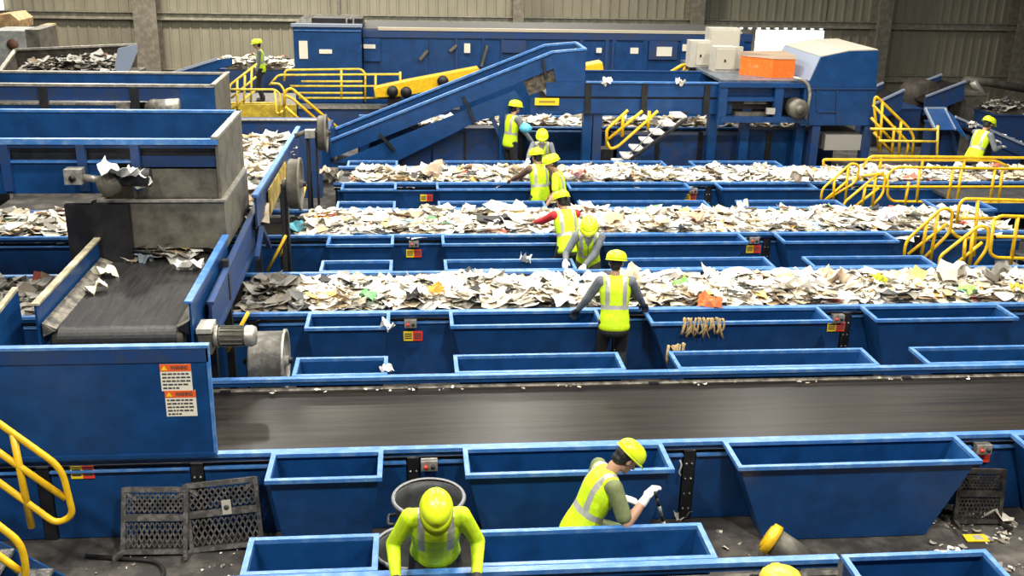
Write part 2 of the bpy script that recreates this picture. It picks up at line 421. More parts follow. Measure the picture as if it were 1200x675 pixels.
# nearest two in the front walkway
person('worker in lime shirt with grey braces leaning over the bottom belt, helmet seen from above', (.13, 6.26), 180, pelvis=(0, 0, .85), lean=27, hp=44, hy=0, hs=1.0,
       hands=[(.40, 5.90, 1.14), (-.14, 5.90, 1.14)], hem=-.22, top=LIME, sleeve='long', vest=False, straps=True, gloves=GLOVED, vox=.009, feet=[(-.14, -.12, 0), (.14, .02, 0)])
pp, W2, ar = person('worker in lime vest and olive t-shirt bending right and poking with a stick', (1.30, 6.84), -80, pelvis=(0, -.04, .64), lean=25, hs=1.02, side=0, twist=0, hp=46, hy=0,
       hands=[(1.62, 7.05, 1.0), (1.73, 6.72, 1.19)], top=OLIVE, sleeve='short', vest=True, gloves=GLOVEW, vox=.009, feet=[(-.13, .14, 0), (.12, -.12, 0)], trousers=OLIVE)
hw = W2 @ ar[1][2]
gp = hw+V((.085, .0, .0)); b = MB(); e = V((gp.x+.20, gp.y+.02, gp.z-.62)); 
for k in range(9):
    s0, s1 = k/9, (k+1)/9; b.mi = k % 2; b.cyl(gp.lerp(e, s0)+V((0, 0, .0)), gp.lerp(e, s1), .014, .014, 10)
b.mi = 0; b.cyl(gp, gp+(gp-e).normalized()*.06, .012, n=10)
st = b.build('striped_stick', [BLACK, LSTEEL]); tag(st, 'dark banded poking stick held by the bending worker in the olive t-shirt', 'stick')
# nearest paper belt, back to the viewer
person('worker in grey sleeves and lime vest standing with back turned at the nearest paper belt', (2.23, 10.62), -4, pelvis=(0, 0, .90), lean=13, hp=16, hy=-12, hands=[(1.86, 10.98, 1.10), (2.68, 11.05, 1.10)],
       top=GREYC, slc=GREYC, gloves=GLOVED, vox=.011, sc=.97)
# leaning over rear chute of nearest paper belt, facing the viewer
person('worker in grey sleeves facing the viewer, leaning over the chute behind the nearest belt', (2.38, 13.30), 168, pelvis=(0, 0, .76), lean=26, hp=26, hy=0, hands=[(2.24, 12.78, 1.06), (2.0, 12.86, 1.10)],
       top=GREYC, slc=GREYC, gloves=GLOVEW, mask=True, vox=.012, sc=.95)
person('worker in lime vest with a red sleeve reaching left over the middle paper belt', (2.16, 13.65), 14, pelvis=(0, 0, .85), lean=24, hp=26, hy=10, hands=[(1.70, 14.32, 1.20), (2.15, 14.42, 1.12)],
       top=REDC, slc=REDC, gloves=None, vox=.012, sc=.97)
person('worker in lime short-sleeved shirt leaning down behind the middle paper belt', (2.46, 16.40), 75, pelvis=(0, 0, .79), lean=14, hp=20, hy=10, hands=[(2.15, 16.05, 1.02), (2.30, 16.6, 1.05)],
       top=LIME, sleeve='short', vest=False, straps=True, gloves=None, vox=.012, sc=.97)
person('worker in lime vest and brown sleeves, back turned, reaching left onto the farthest paper belt', (2.13, 16.72), 16, pelvis=(0, 0, .80), lean=14, hp=14, hy=15, hands=[(1.56, 17.35, 1.05), (2.32, 17.0, 1.0)],
       top=BROWNC, slc=BROWNC, gloves=None, vox=.012, sc=.97)
person('worker with white dust mask facing the viewer behind the farthest paper belt', (2.48, 19.45), 172, pelvis=(0, 0, .72), lean=18, hp=20, hy=0, hands=[(2.6, 18.95, 1.15), (2.15, 18.9, 1.15)],
       top=GREYC, slc=GREYC, gloves=GLOVEW, mask=True, vox=.013, sc=.95)
person('small figure in lime vest standing in the shade under the inclined conveyor', (1.95, 20.35), -60, pelvis=(0, 0, .97), lean=6, hp=8, top=GREYC, slc=GREYC, gloves=GLOVEW, vox=.014, hands=[None, (2.4, 20.2, 1.2)])
b = MB(); p = aty(616, 150, 19.9)
b.lathe([(0, -.1), (.10, -.07), (.13, 0), (.09, .06), (.03, .1), (0, .1)], p, 'z', 14); o = b.build('plastic_bag', TUBEC); tag(o, 'cyan plastic bag hanging beside the small figure under the inclined conveyor', 'bag')
fw = aty(308, 118, 31); person('far worker in lime vest standing alone on the catwalk at the upper left', (fw.x, 31), 95, pelvis=(0, 0, .93), lean=2, hp=5, top=GREYC, slc=GREYC, floor=fw.z, gloves=GLOVED, vox=.016, sc=1.02)
person('worker in lime hi-vis vest bending over the descending conveyor in the dim right background', (10.95, 19.0), -65, pelvis=(0, 0, .96), lean=20, hp=24, top=LIME, slc=GREYC, hands=[(11.5, 19.3, 1.45), (11.45, 18.95, 1.4)], gloves=GLOVEW, vox=.016)
p12 = atz(903, 669, 1.70); person('worker below the bottom edge of the picture, only an amber helmet top showing', (p12.x, p12.y-.45), 0, pelvis=(0, 0, .83), lean=20, hp=22, hands=[(p12.x-.3, 4.9, 1.1), (p12.x+.3, 4.9, 1.1)], helmet=HELMO, top=GREYC, slc=GREYC, gloves=GLOVED, vox=.012)
# ---------------------------------------------------------------- hall
b = MB(); b.box(-7.5, 13.5, 1.5, 24.6, FZ-.15, FZ); struct(b.build('floor', FLOORM))
b = MB(); b.box(-40, 45, -2, 48, -3.3, -3.0); g = b.build('ground_slab', GROUND); struct(g)
def ribbed(name, x0, x1, y, z0, z1, pitch=.38, dep=.045):
    b = MB(); n = int((x1-x0)/pitch); pr = []
    for i in range(n+1):
        x = x0+i*pitch; pr += [(x, 0), (x+pitch*.72, 0), (x+pitch*.76, -dep), (x+pitch*.94, -dep), (x+pitch*.98, 0)]
    pr = [(min(x, x1), d) for x, d in pr]
    vs = [(x, y+d, z0) for x, d in pr]+[(x, y+d, z1) for x, d in pr]; k = len(pr)
    b.add(vs, [[i, i+1, k+i+1, k+i] for i in range(k-1)])
    return b.build(name, WALLM)
WY = 42.0
dA = aty(880, 95, WY); dB = aty(966, 36, WY)
wx0, wx1, wz0, wz1 = dA.x, dB.x, dA.z-.3, dB.z
struct(ribbed('wall_back', -24, wx0, WY, -3.2, 9)); struct(ribbed('wall_back', wx1, 34, WY, -3.2, 9))
struct(ribbed('wall_back', wx0, wx1, WY, wz1, 9)); struct(ribbed('wall_back', wx0, wx1, WY, -3.2, wz0))
b = MB(); b.box(wx0-.3, wx1+.3, WY+.35, WY+.4, wz0-.2, wz1+.2); o = b.build('window_1', DAY); struct(o)
b = MB()
for i in range(12):
    p = aty(848+i*10.4, 32+i*.1, WY-.06); b.lathe([(0, -.03), (.065, -.03), (.065, .0), (0, .0)], p, 'y', 10)
o = b.build('window_2', DAY); struct(o)
# wall columns and girts
for i, (u, w, v) in enumerate(((171.5, .86, 20), (-40, .86, 20), (607, .42, 15), (816, .55, 15), (1035, .55, 20), (1197, 1.0, 60))):
    p = aty(u, v, WY-.7)
    b = MB(); h = w/2
    b.box(p.x-h, p.x+h, WY-.95, WY-.9, -3, 9); b.box(p.x-h, p.x+h, WY-.2, WY-.15, -3, 9); b.box(p.x-.05, p.x+.05, WY-.9, WY-.2, -3, 9)
    struct(b.build('wall_column', COLM))
p = aty(397, 8, WY-.3); b = MB(); b.cyl((p.x, WY-.3, -3), (p.x, WY-.3, 9), .06); struct(b.build('trim_1', LSTEEL))
for (v, z) in ((24, None), (88, None)):
    p = aty(600, v, WY-.15)
    b = MB(); b.box(-24, 34 if v > 50 else 34, WY-.16, WY-.10, p.z-.14, p.z+.14); b.box(-24, 34, WY-.30, WY-.16, p.z+.11, p.z+.14); b.box(-24, 34, WY-.3, WY-.16, p.z-.14, p.z-.11)
    if v < 50 or True: struct(b.build('trim_2' if v < 50 else 'trim_3', GIRT))

# ---------------------------------------------------------------- decals and small fittings
def decal(x, y, z, w=.19, h=.115, label='small yellow and red safety label', parts=((LYEL, 0, .5), (RED, .5, 1))):
    t = thing('safety_label', label, 'label', (x, y, z))
    for m, a, c in parts:
        bb = MB(); bb.box(x-w/2+w*a, x-w/2+w*c, y-.006, y, z-h/2, z+h/2); hf = bb.build('yellow_half' if m is LYEL else 'red_half', m, t)
        bb = MB()
        for k in range(3):
            zz = z+h*(.22-.22*k); bb.box(x-w/2+w*(a+.06), x-w/2+w*(c-.06), y-.008, y-.006, zz-.007, zz+.007)
        bb.build('print', LTXT, hf)
    return t
def junction(x, y, z, label):
    t = thing('push_button_box', label, 'control box', (x, y, z), None)
    bb = MB(); bb.box(x-.07, x+.07, y-.07, y, z-.045, z+.045); hs = bb.build('housing', LSTEEL, t)
    for s in (-1, 1):
        bb = MB(); bb.cyl((x+s*.03, y-.07, z), (x+s*.03, y-.095, z), .017, n=10); bb.build('button', BLACK if s > 0 else RED, hs)
    return t

# ---------------------------------------------------------------- sorting lines
def bolts(b, x, y, z0, z1, n, s):
    for k in range(n):
        z = z0+(z1-z0)*k/max(1, n-1)
        for d in (-.025, .025): b.cyl((x+d, y, z), (x+d, y+s*.012, z), .01, n=6)
def sorting_line(y0, y1, x0, x1, label, front=True, back=True, posts=(), zr=1.05, split=None):
    t = thing('sorting_conveyor', label, 'conveyor', ((x0+x1)/2, y0, FZ))
    zb = zr-.12
    for nm, s, yo in (('front_rail', 1, y0), ('back_rail', -1, y1)):
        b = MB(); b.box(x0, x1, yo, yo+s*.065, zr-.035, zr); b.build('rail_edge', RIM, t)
        b = MB(); b.box(x0, x1, yo+s*.022, yo+s*.05, zr-.08, zr-.035); b.build(nm, BLUE, t)
    b = MB(); b.box(x0, x1, y0+.08, y1-.08, zb-.025, zb); b.build('belt', BELT, t)
    for s, yo in ((1, y0), (-1, y1)):
        b = MB(); b.prism([(x0, yo+s*.05, zr-.10), (x0, yo+s*.085, zb+.004), (x0, yo+s*.085, zb-.01), (x0, yo+s*.05, zr-.115)], (x1-x0, 0, 0)); b.build('skirt_liner', BLACK if s > 0 else DUST, t)
    b = MB(); b.box(x0+.02, x1-.02, y0+.12, y1-.12, zr-.75, zb-.03); b.build('belt_bed', BLACK, t)
    xs = sorted([x0]+list(posts)+[x1])
    for s, yo, on in ((1, y0, front), (-1, y1, back)):
        for i in range(len(xs)-1):
            a, c = xs[i]+.06, xs[i+1]-.06
            if c-a < .1: continue
            b = MB(); b.box(a, c, yo+s*.05, yo+s*.09, FZ+.01, zr-.145); b.build('side_panel', BLUE, t)
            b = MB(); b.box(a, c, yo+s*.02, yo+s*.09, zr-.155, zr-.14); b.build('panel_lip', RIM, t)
        for x in posts:
            b = MB(); b.box(x-.05, x+.05, yo+s*.035, yo+s*.11, FZ+.01, zr-.105); po = b.build('post', BLACK, t)
            for k in range(4 if zr == 1.05 and -2 < x < 6 and s > 0 else 0):
                b = MB(); z = FZ+.12+k*.15; b.cyl((x-.025, yo+s*.035, z), (x-.025, yo+s*.023, z), .01, n=6); b.build('bolt', LSTEEL, po)
                b = MB(); b.cyl((x+.025, yo+s*.035, z), (x+.025, yo+s*.023, z), .01, n=6); b.build('bolt', LSTEEL, po)
    return t
POSTS = (-3.08, -1.83, -.02, 2.40, 5.06, 7.6, 10)
YA0, YA1, YB0, YB1, YC0, YC1, YD0, YD1, Y01 = 7.86, 9.42, 11.17, 12.67, 14.30, 15.77, 17.50, 18.82, 6.12
LA = sorting_line(YA0, YA1, -7.0, 12, 'empty black rubber sorting belt with blue side rails, nearest full belt in view', posts=POSTS)
LB = sorting_line(YB0, YB1, -7.2, 12, 'nearest paper-covered sorting belt, before the standing worker in grey sleeves', posts=(-3.08, -1.83, 2.40, 5.2, 7.6, 10))
LC = sorting_line(YC0, YC1, -7.3, 9.3, 'middle paper-covered sorting belt, behind the worker with the red sleeve', posts=(-3.08, -1.83, 2.40, 5.25, 7.6))
LD = sorting_line(YD0, YD1, -1.35, 13, 'farthest of the three long paper-covered sorting belts, by the grating steps', posts=(2.40, 5.25, 7.6, 10))
L0 = sorting_line(Y01-1.5, Y01, -7, 3.0, 'blue railed sorting belt along the bottom edge of the picture', posts=(-3.08, -1.83, -.02, 2.40))

def chute(x0, x1, yr, side, tap, label, group=None, tapy=.08, dep=.43, zr=1.05, zbot=FZ+.01, m=BLUE):
    """sheet metal hopper hung on a rail: side -1 hangs in front of the rail, +1 behind"""
    t = thing('sorting_chute', label, 'chute', ((x0+x1)/2, yr+side*dep/2, FZ), group)
    ya, yb = yr, yr+side*dep; th = .014
    def ring(k):
        z = zr-.035+(zbot-zr+.035)*k
        return [(x0+tap*k, ya, z), (x1-tap*k, ya, z), (x1-tap*k, yb-side*tapy*k, z), (x0+tap*k, yb-side*tapy*k, z)]
    def inner(r):
        return [(r[0][0]+th, r[0][1]+side*th, r[0][2]), (r[1][0]-th, r[1][1]+side*th, r[1][2]), (r[2][0]-th, r[2][1]-side*th, r[2][2]), (r[3][0]+th, r[3][1]-side*th, r[3][2])]
    o0, o1 = ring(0), ring(1); i0, i1 = inner(o0), inner(o1)
    names = ('back_wall', 'side_wall', 'front_wall', 'side_wall')
    b = MB(); vs = o0+o1+i0+i1; fs = []
    for i in range(4):
        j = (i+1) % 4; fs += [[i, j, 4+j, 4+i], [8+i, 12+i, 12+j, 8+j], [i, 8+i, 8+j, j], [4+i, 4+j, 12+j, 12+i]]
    b.add(vs, fs); b.build('hopper_walls', m, t)
    w = .040; y_a, y_b = min(ya, yb), max(ya, yb)
    b = MB(); b.frame(x0-.03, x1+.03, y_a-(.045 if side < 0 else 0), y_b+(.03 if side > 0 else 0), zr-.03, zr+.004, w)
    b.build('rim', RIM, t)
    b = MB(); k = .97; r = ring(k); b.hexa([(p[0], p[1], p[2]-.01) for p in inner(r)], [(p[0], p[1], p[2]+.004) for p in inner(r)]) if side > 0 else b.hexa([(p[0], p[1], p[2]-.01) for p in inner(r)][::-1], [(p[0], p[1], p[2]+.004) for p in inner(r)][::-1])
    b.build('bottom_flap', BLACK, t)
    return t
XS = {'a': (-1.17, -.30, .10), 'b': (.43, 2.10, .17), 'c': (2.70, 4.77, .30), 'd': (5.35, 7.03, .24), 'e': (7.66, 8.4, .1)}
SZ = {'a': 'small', 'b': 'medium', 'c': 'extra long', 'd': 'long'}
POSW = {'a': 'first from left', 'b': 'second from left', 'c': 'third from left', 'd': 'fourth from left'}
LINES = (('A', YA0, YA1, 'empty black belt'), ('B', YB0, YB1, 'nearest paper belt'), ('C', YC0, YC1, 'middle paper belt'), ('D', YD0, YD1, 'farthest paper belt'))
for L, ya, yb, nm in LINES:
    for sd, yr, w in ((-1, ya, 'front'), (1, yb, 'rear')):
        for k in 'abcd':
            x0, x1, tp = XS[k]
            if L in 'CD' and k == 'd' and L == 'D' and sd > 0: pass
            if L == 'A' and k == 'd' and sd < 0: x1 = 7.03
            chute(x0, x1, yr, sd, tp, '%s blue chute on the %s edge of the %s, %s' % (SZ[k], w, nm, POSW[k]), 'chutes on the %s edge of the %s' % (w, nm))
for k in 'ab':
    x0, x1, tp = XS[k]
    chute(x0, x1, Y01, 1, tp, '%s blue chute on the bottom belt, %s' % (SZ[k], 'left of the leaning worker in lime' if k == 'a' else 'in front of the worker with the stick'), 'chutes on the rear edge of the bottom belt', m=BLUE)
chute(8.45, 9.35, YC1-.45, 1, .12, 'deep blue end chute behind the yellow rails at the end of the middle paper belt', None, dep=.62, zr=1.12)
chute(3.05, 4.08, Y01-.03, -1, .02, 'blue flared hopper mouth cut off by the bottom right edge of the picture', None, dep=.75, zr=1.06)

# safety labels and push button boxes between chutes
decal(aty(97, 553, YA0+.05).x, YA0+.045, aty(97, 553, YA0+.05).z, label='yellow and red safety label on blue panel beside the yellow stair handrail')
for (u, v, y, l) in ((484, 394, YB0, 'in the left gap under the nearest paper belt'), (485, 297, YC0, 'in the left gap under the middle paper belt'), (500, 232, YD0, 'in the left gap under the farthest paper belt'),
                     (980, 383, YB0, 'in the right gap under the nearest paper belt'), (883, 292, YC0, 'in the right gap under the middle paper belt'), (809, 231, YD0, 'in the right gap under the farthest paper belt')):
    p = aty(u, v, y+.02); decal(p.x, y+.03, p.z, .22, .12, 'yellow and red label '+l)
p = aty(1152, 535, YA0); 
bb = MB(); bb.box(p.x-.08, p.x+.08, YA0+.02, YA0+.03, p.z-.07, p.z+.05); o = bb.build('safety_label', RED); tag(o, 'plain red label under the control box right of the largest front chute', 'label')
for (u, v, y, l) in ((503, 543, YA0, 'above the two grey bins'), (481, 378, YB0, 'left of the long chute on the nearest paper belt'), (485, 285, YC0, 'left of the long chute on the middle paper belt'), (981, 372, YB0, 'right of the longest chute on the nearest paper belt'), (883, 281, YC0, 'right of the longest chute on the middle paper belt'), (812, 223, YD0, 'right of the longest chute on the farthest paper belt'), (1150, 524, YA0, 'right of the largest front chute')):
    p = aty(u, v, y+.02); junction(p.x, y+.034, p.z, 'grey push button box '+l)

# ---------------------------------------------------------------- paper heaps
PC = [((.78, .73, .62), 30), ((.86, .83, .76), 28), ((.68, .58, .42), 15), ((.52, .38, .23), 7), ((.50, .50, .47), 8), ((.28, .26, .22), 7), ((.60, .12, .08), .8), ((.75, .50, .14), 1.2), ((.16, .34, .18), .4), ((.25, .42, .55), .7), ((.04, .04, .04), 6)]
PW = [w for _, w in PC]
def sheet(b, c, L, W, yaw, tilt, tdir, bend, col, rnd):
    """one bent sheet with real thickness dropped: nx by ny patch"""
    n = 3; vs = []; R = Matrix.Rotation(tilt, 3, V((math.cos(tdir), math.sin(tdir), 0))) @ Matrix.Rotation(yaw, 3, 'Z')
    k1, k2 = rnd.uniform(-1, 1)*bend, rnd.uniform(-1, 1)*bend; tw = rnd.uniform(-1, 1)*bend
    for i in range(n+1):
        for j in range(n+1):
            u, w = i/n-.5, j/n-.5
            z = (k1*(u*u)*2+k2*(w*w)*2+tw*u*w*1.5+rnd.uniform(-.05, .05)*bend)*L
            vs.append(V(c)+R @ V((u*L, w*W*(1-.25*abs(u)*rnd.uniform(0, 1)), z)))
    fs = [[i*(n+1)+j, (i+1)*(n+1)+j, (i+1)*(n+1)+j+1, i*(n+1)+j+1] for i in range(n) for j in range(n)]
    q = b.sm; b.sm = True; b.add(vs, fs, col); b.sm = q
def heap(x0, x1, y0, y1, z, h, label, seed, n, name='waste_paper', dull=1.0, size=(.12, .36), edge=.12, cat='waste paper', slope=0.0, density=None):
    rnd = random.Random(seed); b = MB(); ny = 8; nx = max(4, int((x1-x0)/.12))
    def H(x, y):
        e = min(1, (y-y0)/edge, (y1-y)/edge); ex = min(1, (x-x0)/.25, (x1-x)/.2)
        q = noise.noise(V((x*1.7, y*2.2, seed)))*.5+noise.noise(V((x*5, y*5, seed*2)))*.3
        return z+slope*(x-x0)+max(.004, h*max(0, min(e, ex))**.6*(.62+q))
    vs = []; fs = []
    for i in range(nx+1):
        for j in range(ny+1):
            x = x0+(x1-x0)*i/nx; y = y0+(y1-y0)*j/ny; vs.append((x, y, H(x, y)-.006))
    for i in range(nx):
        for j in range(ny): fs.append([i*(ny+1)+j, (i+1)*(ny+1)+j, (i+1)*(ny+1)+j+1, i*(ny+1)+j+1])
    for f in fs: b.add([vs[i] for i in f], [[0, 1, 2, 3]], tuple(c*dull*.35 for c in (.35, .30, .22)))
    for k in range(n):
        x = rnd.uniform(x0, x1); y = rnd.uniform(y0, y1); L = rnd.uniform(*size)*(1.0 if rnd.random() < .9 else 1.4)
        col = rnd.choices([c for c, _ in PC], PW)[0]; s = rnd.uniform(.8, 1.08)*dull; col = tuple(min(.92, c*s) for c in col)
        if h < .05 and y < y0+.1: continue
        sheet(b, (x, min(max(y, y0+.05), y1-.05), H(x, y)+rnd.uniform(.0, .045)), L, L*rnd.uniform(.32, .75), rnd.uniform(0, PI), rnd.gauss(0, .20), rnd.uniform(0, 2*PI), .30, col, rnd)
    o = b.build(name, PAPER); tag(o, label, cat, kind='stuff'); return o
heap(-1.95, -1.30, YB0+.2, YB1-.16, .935, .16, 'brownish shaded waste at the left end of the nearest paper belt', 4, 170, dull=.24)  # tints darkened to paint in the shadow of the feed conveyor
heap(-1.40, 12, YB0+.30, YB1-.20, .935, .13, 'thick layer of mixed waste paper along the nearest paper-covered belt', 3, 3600)
heap(-1.62, 9.2, YC0+.12, YC1-.10, .935, .16, 'thick layer of mixed waste paper along the middle paper-covered belt', 5, 2500)
heap(-1.0, 13, YD0+.12, YD1-.10, .935, .16, 'thick layer of mixed waste paper along the farthest long belt', 9, 2800)
heap(-7.2, -3.35, YC0+.12, YC1-.10, .935, .18, 'stretch of waste paper on the belt seen left of the grey hopper', 11, 900)
heap(-7.2, -3.4, YB0+.15, YB1-.12, .935, .16, 'dull shaded waste on the belt left of the black discharge conveyor', 13, 800, dull=.55)  # shadow on this stretch is put into the duller tints

# singled out scraps: bigger crumpled things one can point to
def scrap(u, v, z, L, col, label, cat, seed, name='scrap', bend=1.0, tilt=.4, wr=.7):
    p = atz(u, v, z); rnd = random.Random(seed); n = 7; vs = []; fs = []
    b = MB(); th = .004
    R = Matrix.Rotation(rnd.uniform(-tilt, tilt), 3, 'X') @ Matrix.Rotation(rnd.uniform(-tilt, tilt), 3, 'Y') @ Matrix.Rotation(rnd.uniform(-.6, .6), 3, 'Z')
    for lay in (0, 1):
        for i in range(n+1):
            for j in range(n+1):
                a, c = i/n-.5, j/n-.5
                zz = (noise.noise(V((a*2.4, c*2.4, seed)))*.55+noise.noise(V((a*6, c*6, seed)))*.18)*L*bend
                k = 1-.25*abs(noise.noise(V((a*3, c*3, seed+5))))
                vs.append(p+R @ V((a*L*k, c*L*wr*k, zz-lay*th)))
    m = (n+1)*(n+1)
    for i in range(n):
        for j in range(n):
            q = [i*(n+1)+j, (i+1)*(n+1)+j, (i+1)*(n+1)+j+1, i*(n+1)+j+1]; fs.append(q); fs.append([m+k for k in q[::-1]])
    for i in range(n):
        for q in ([i, i+1], ):
            a0, a1 = i*(n+1), (i+1)*(n+1); fs.append([a0, a0+m, a1+m, a1]); a0, a1 = i*(n+1)+n, (i+1)*(n+1)+n; fs.append([a0, a1, a1+m, a0+m])
            fs.append([i, i+1, i+1+m, i+m]); k0 = n*(n+1)+i; fs.append([k0, k0+m, k0+m+1, k0+1])
    b.add(vs, fs, col); o = b.build(name, PAPER); o.data.polygons.foreach_set('use_smooth', [False]*len(o.data.polygons)); tag(o, label, cat); return o
def scrap_at(P, *a, **k):
    global atz
    old = atz; atz = lambda u, v, z: V(P)
    try: return scrap(0, 0, 0, *a, **k)
    finally: atz = old
W1 = (.84, .82, .76)
scrap(505, 243, 1.22, .34, (.30, .28, .22), 'flattened grey-brown carton on the middle paper belt, left part', 'carton', 21, 'flattened_carton', .5)
scrap(533, 330, 1.16, .30, W1, 'creased white carton lying by the orange scrap on the nearest paper belt', 'carton', 22, 'crumpled_carton')
scrap(512, 339, 1.16, .22, (.80, .42, .08), 'orange paper scrap on the nearest paper belt', 'paper scrap', 23, 'paper_scrap')
scrap(432, 345, 1.13, .2, (.25, .55, .25), 'pale green paper scrap near the left end of the nearest paper belt', 'paper scrap', 24, 'paper_scrap')
scrap(485, 345, 1.14, .2, (.03, .03, .03), 'black plastic scrap among papers left of centre on the nearest paper belt', 'plastic scrap', 25, 'plastic_scrap', 1.4)
scrap(832, 353, 1.1, .30, (.80, .22, .07), 'orange-red folded paper at the front of the nearest belt right of the worker', 'paper scrap', 26, 'paper_scrap')
scrap(662, 351, 1.08, .34, (.88, .87, .84), 'large white sheet overhanging the belt left of the worker in grey sleeves', 'paper sheet', 27, 'paper_sheet', .4)
scrap(797, 330, 1.17, .18, (.20, .62, .10), 'small green scrap just right of the worker in grey sleeves', 'paper scrap', 28, 'paper_scrap')
scrap(818, 338, 1.17, .24, W1, 'white folded sheet right of the small green scrap', 'paper sheet', 29, 'paper_sheet')
scrap(735, 318, 1.18, .32, (.66, .58, .44), 'tan carton flap behind the shoulder of the worker in grey sleeves', 'carton', 30, 'cardboard_flap')
scrap(1115, 318, 1.19, .42, (.58, .54, .44), 'big crumpled beige carton below the right-hand stair rails', 'carton', 31, 'crumpled_carton', 1.1)
scrap(1168, 317, 1.19, .34, (.22, .21, .18), 'dark grey rag on the paper below the right-hand stair rails', 'rag', 32, 'rag', 1.1)
scrap(1135, 338, 1.15, .22, (.34, .62, .16), 'green scrap at the right of the nearest paper belt', 'paper scrap', 33, 'paper_scrap')
scrap(1193, 335, 1.17, .2, (.85, .62, .06), 'yellow scrap at the far right of the nearest paper belt', 'paper scrap', 34, 'paper_scrap')
scrap(980, 322, 1.20, .34, (.70, .55, .40), 'upright tan carton scrap in the heap right of the middle of the nearest belt', 'carton', 35, 'cardboard_flap', 1.2)
scrap(1031, 325, 1.20, .2, (.72, .80, .04), 'yellow-green scrap on the nearest paper belt under the right-hand chutes', 'paper scrap', 36, 'paper_scrap')
scrap(345, 266, 1.06, .3, (.15, .50, .62), 'turquoise scrap near the left end of the middle paper belt', 'plastic scrap', 37, 'plastic_scrap')
scrap(432, 269, 1.05, .25, (.78, .22, .10), 'red-orange scrap at the front of the middle paper belt', 'paper scrap', 38, 'paper_scrap')
scrap(720, 255, 1.18, .32, (.62, .48, .30), 'brown carton scrap on the middle belt right of the red-sleeved worker', 'carton', 39, 'cardboard_flap')
scrap(813, 252, 1.2, .3, (.70, .40, .28), 'reddish carton scrap on the middle belt above the long chute', 'carton', 40, 'cardboard_flap')
scrap(1040, 253, 1.2, .3, (.62, .60, .66), 'lilac-grey carton on the middle belt near its right end', 'carton', 41, 'crumpled_carton')
scrap(508, 198, 1.22, .4, (.62, .50, .38), 'tan carton standing in the heap on the farthest belt left part', 'carton', 42, 'cardboard_flap', 1.2)
scrap(388, 203, 1.2, .4, (.52, .45, .34), 'beige crumpled carton at the left end of the farthest belt', 'carton', 43, 'crumpled_carton', 1.2)
scrap(678, 202, 1.2, .32, (.75, .35, .30), 'pink scrap on the farthest belt right of the lime-shirted worker', 'paper scrap', 44, 'paper_scrap')
scrap(940, 203, 1.22, .42, (.72, .60, .46), 'big tan carton on the farthest belt left of the yellow rails', 'carton', 45, 'cardboard_flap', 1.3)
# scraps caught on chute rims
scrap(454, 381, 1.07, .16, W1, 'white scrap stuck on the rim of the small chute of the nearest paper belt', 'paper scrap', 51, 'paper_scrap', 1.4)
scrap(453, 432, 1.07, .13, W1, 'curled white scrap by the small chute behind the empty belt', 'paper scrap', 52, 'paper_scrap', 1.6)
scrap(616, 302, 1.1, .16, (.7, .7, .66), 'small grey paper scrap on the rim behind the nearest paper belt', 'paper scrap', 53, 'paper_scrap', 1.4)
scrap(870, 239, 1.12, .18, W1, 'small white V-shaped scrap on the chute behind the middle paper belt', 'paper scrap', 54, 'paper_scrap', 1.6)
def strands(u0, v0, u1, v1, y, drop, n, label, seed):
    rnd = random.Random(seed); b = MB()
    for k in range(n):
        t = k/n; p = aty(u0+(u1-u0)*t, v0+(v1-v0)*t, y); d = drop*rnd.uniform(.5, 1); x = p.x+rnd.uniform(-.02, .02)
        b.tube(fillet([(x, y+.05, p.z-.02), (x, y, p.z+.02+rnd.uniform(0, .02)), (x+rnd.uniform(-.04, .04), y-.035, p.z-d*.5), (x+rnd.uniform(-.07, .07), y-.03, p.z-d)], .04, 2), rnd.uniform(.008, .017), 5)
    o = b.build('jute_strands', BROWNROPE); tag(o, label, 'rag', kind='stuff')
strands(802, 375, 848, 375, YB0-.45, .22, 24, 'frayed tan strands hanging over the rim of the chute right of the worker', 61)
strands(785, 408, 805, 404, YA1+.5, .17, 10, 'frayed tan clump hanging at the corner of the lower chute right of the worker', 62)
# ================================================================ left: hopper and discharge conveyor
def plate_tag(o, l, c, g=None): return tag(o, l, c, g)
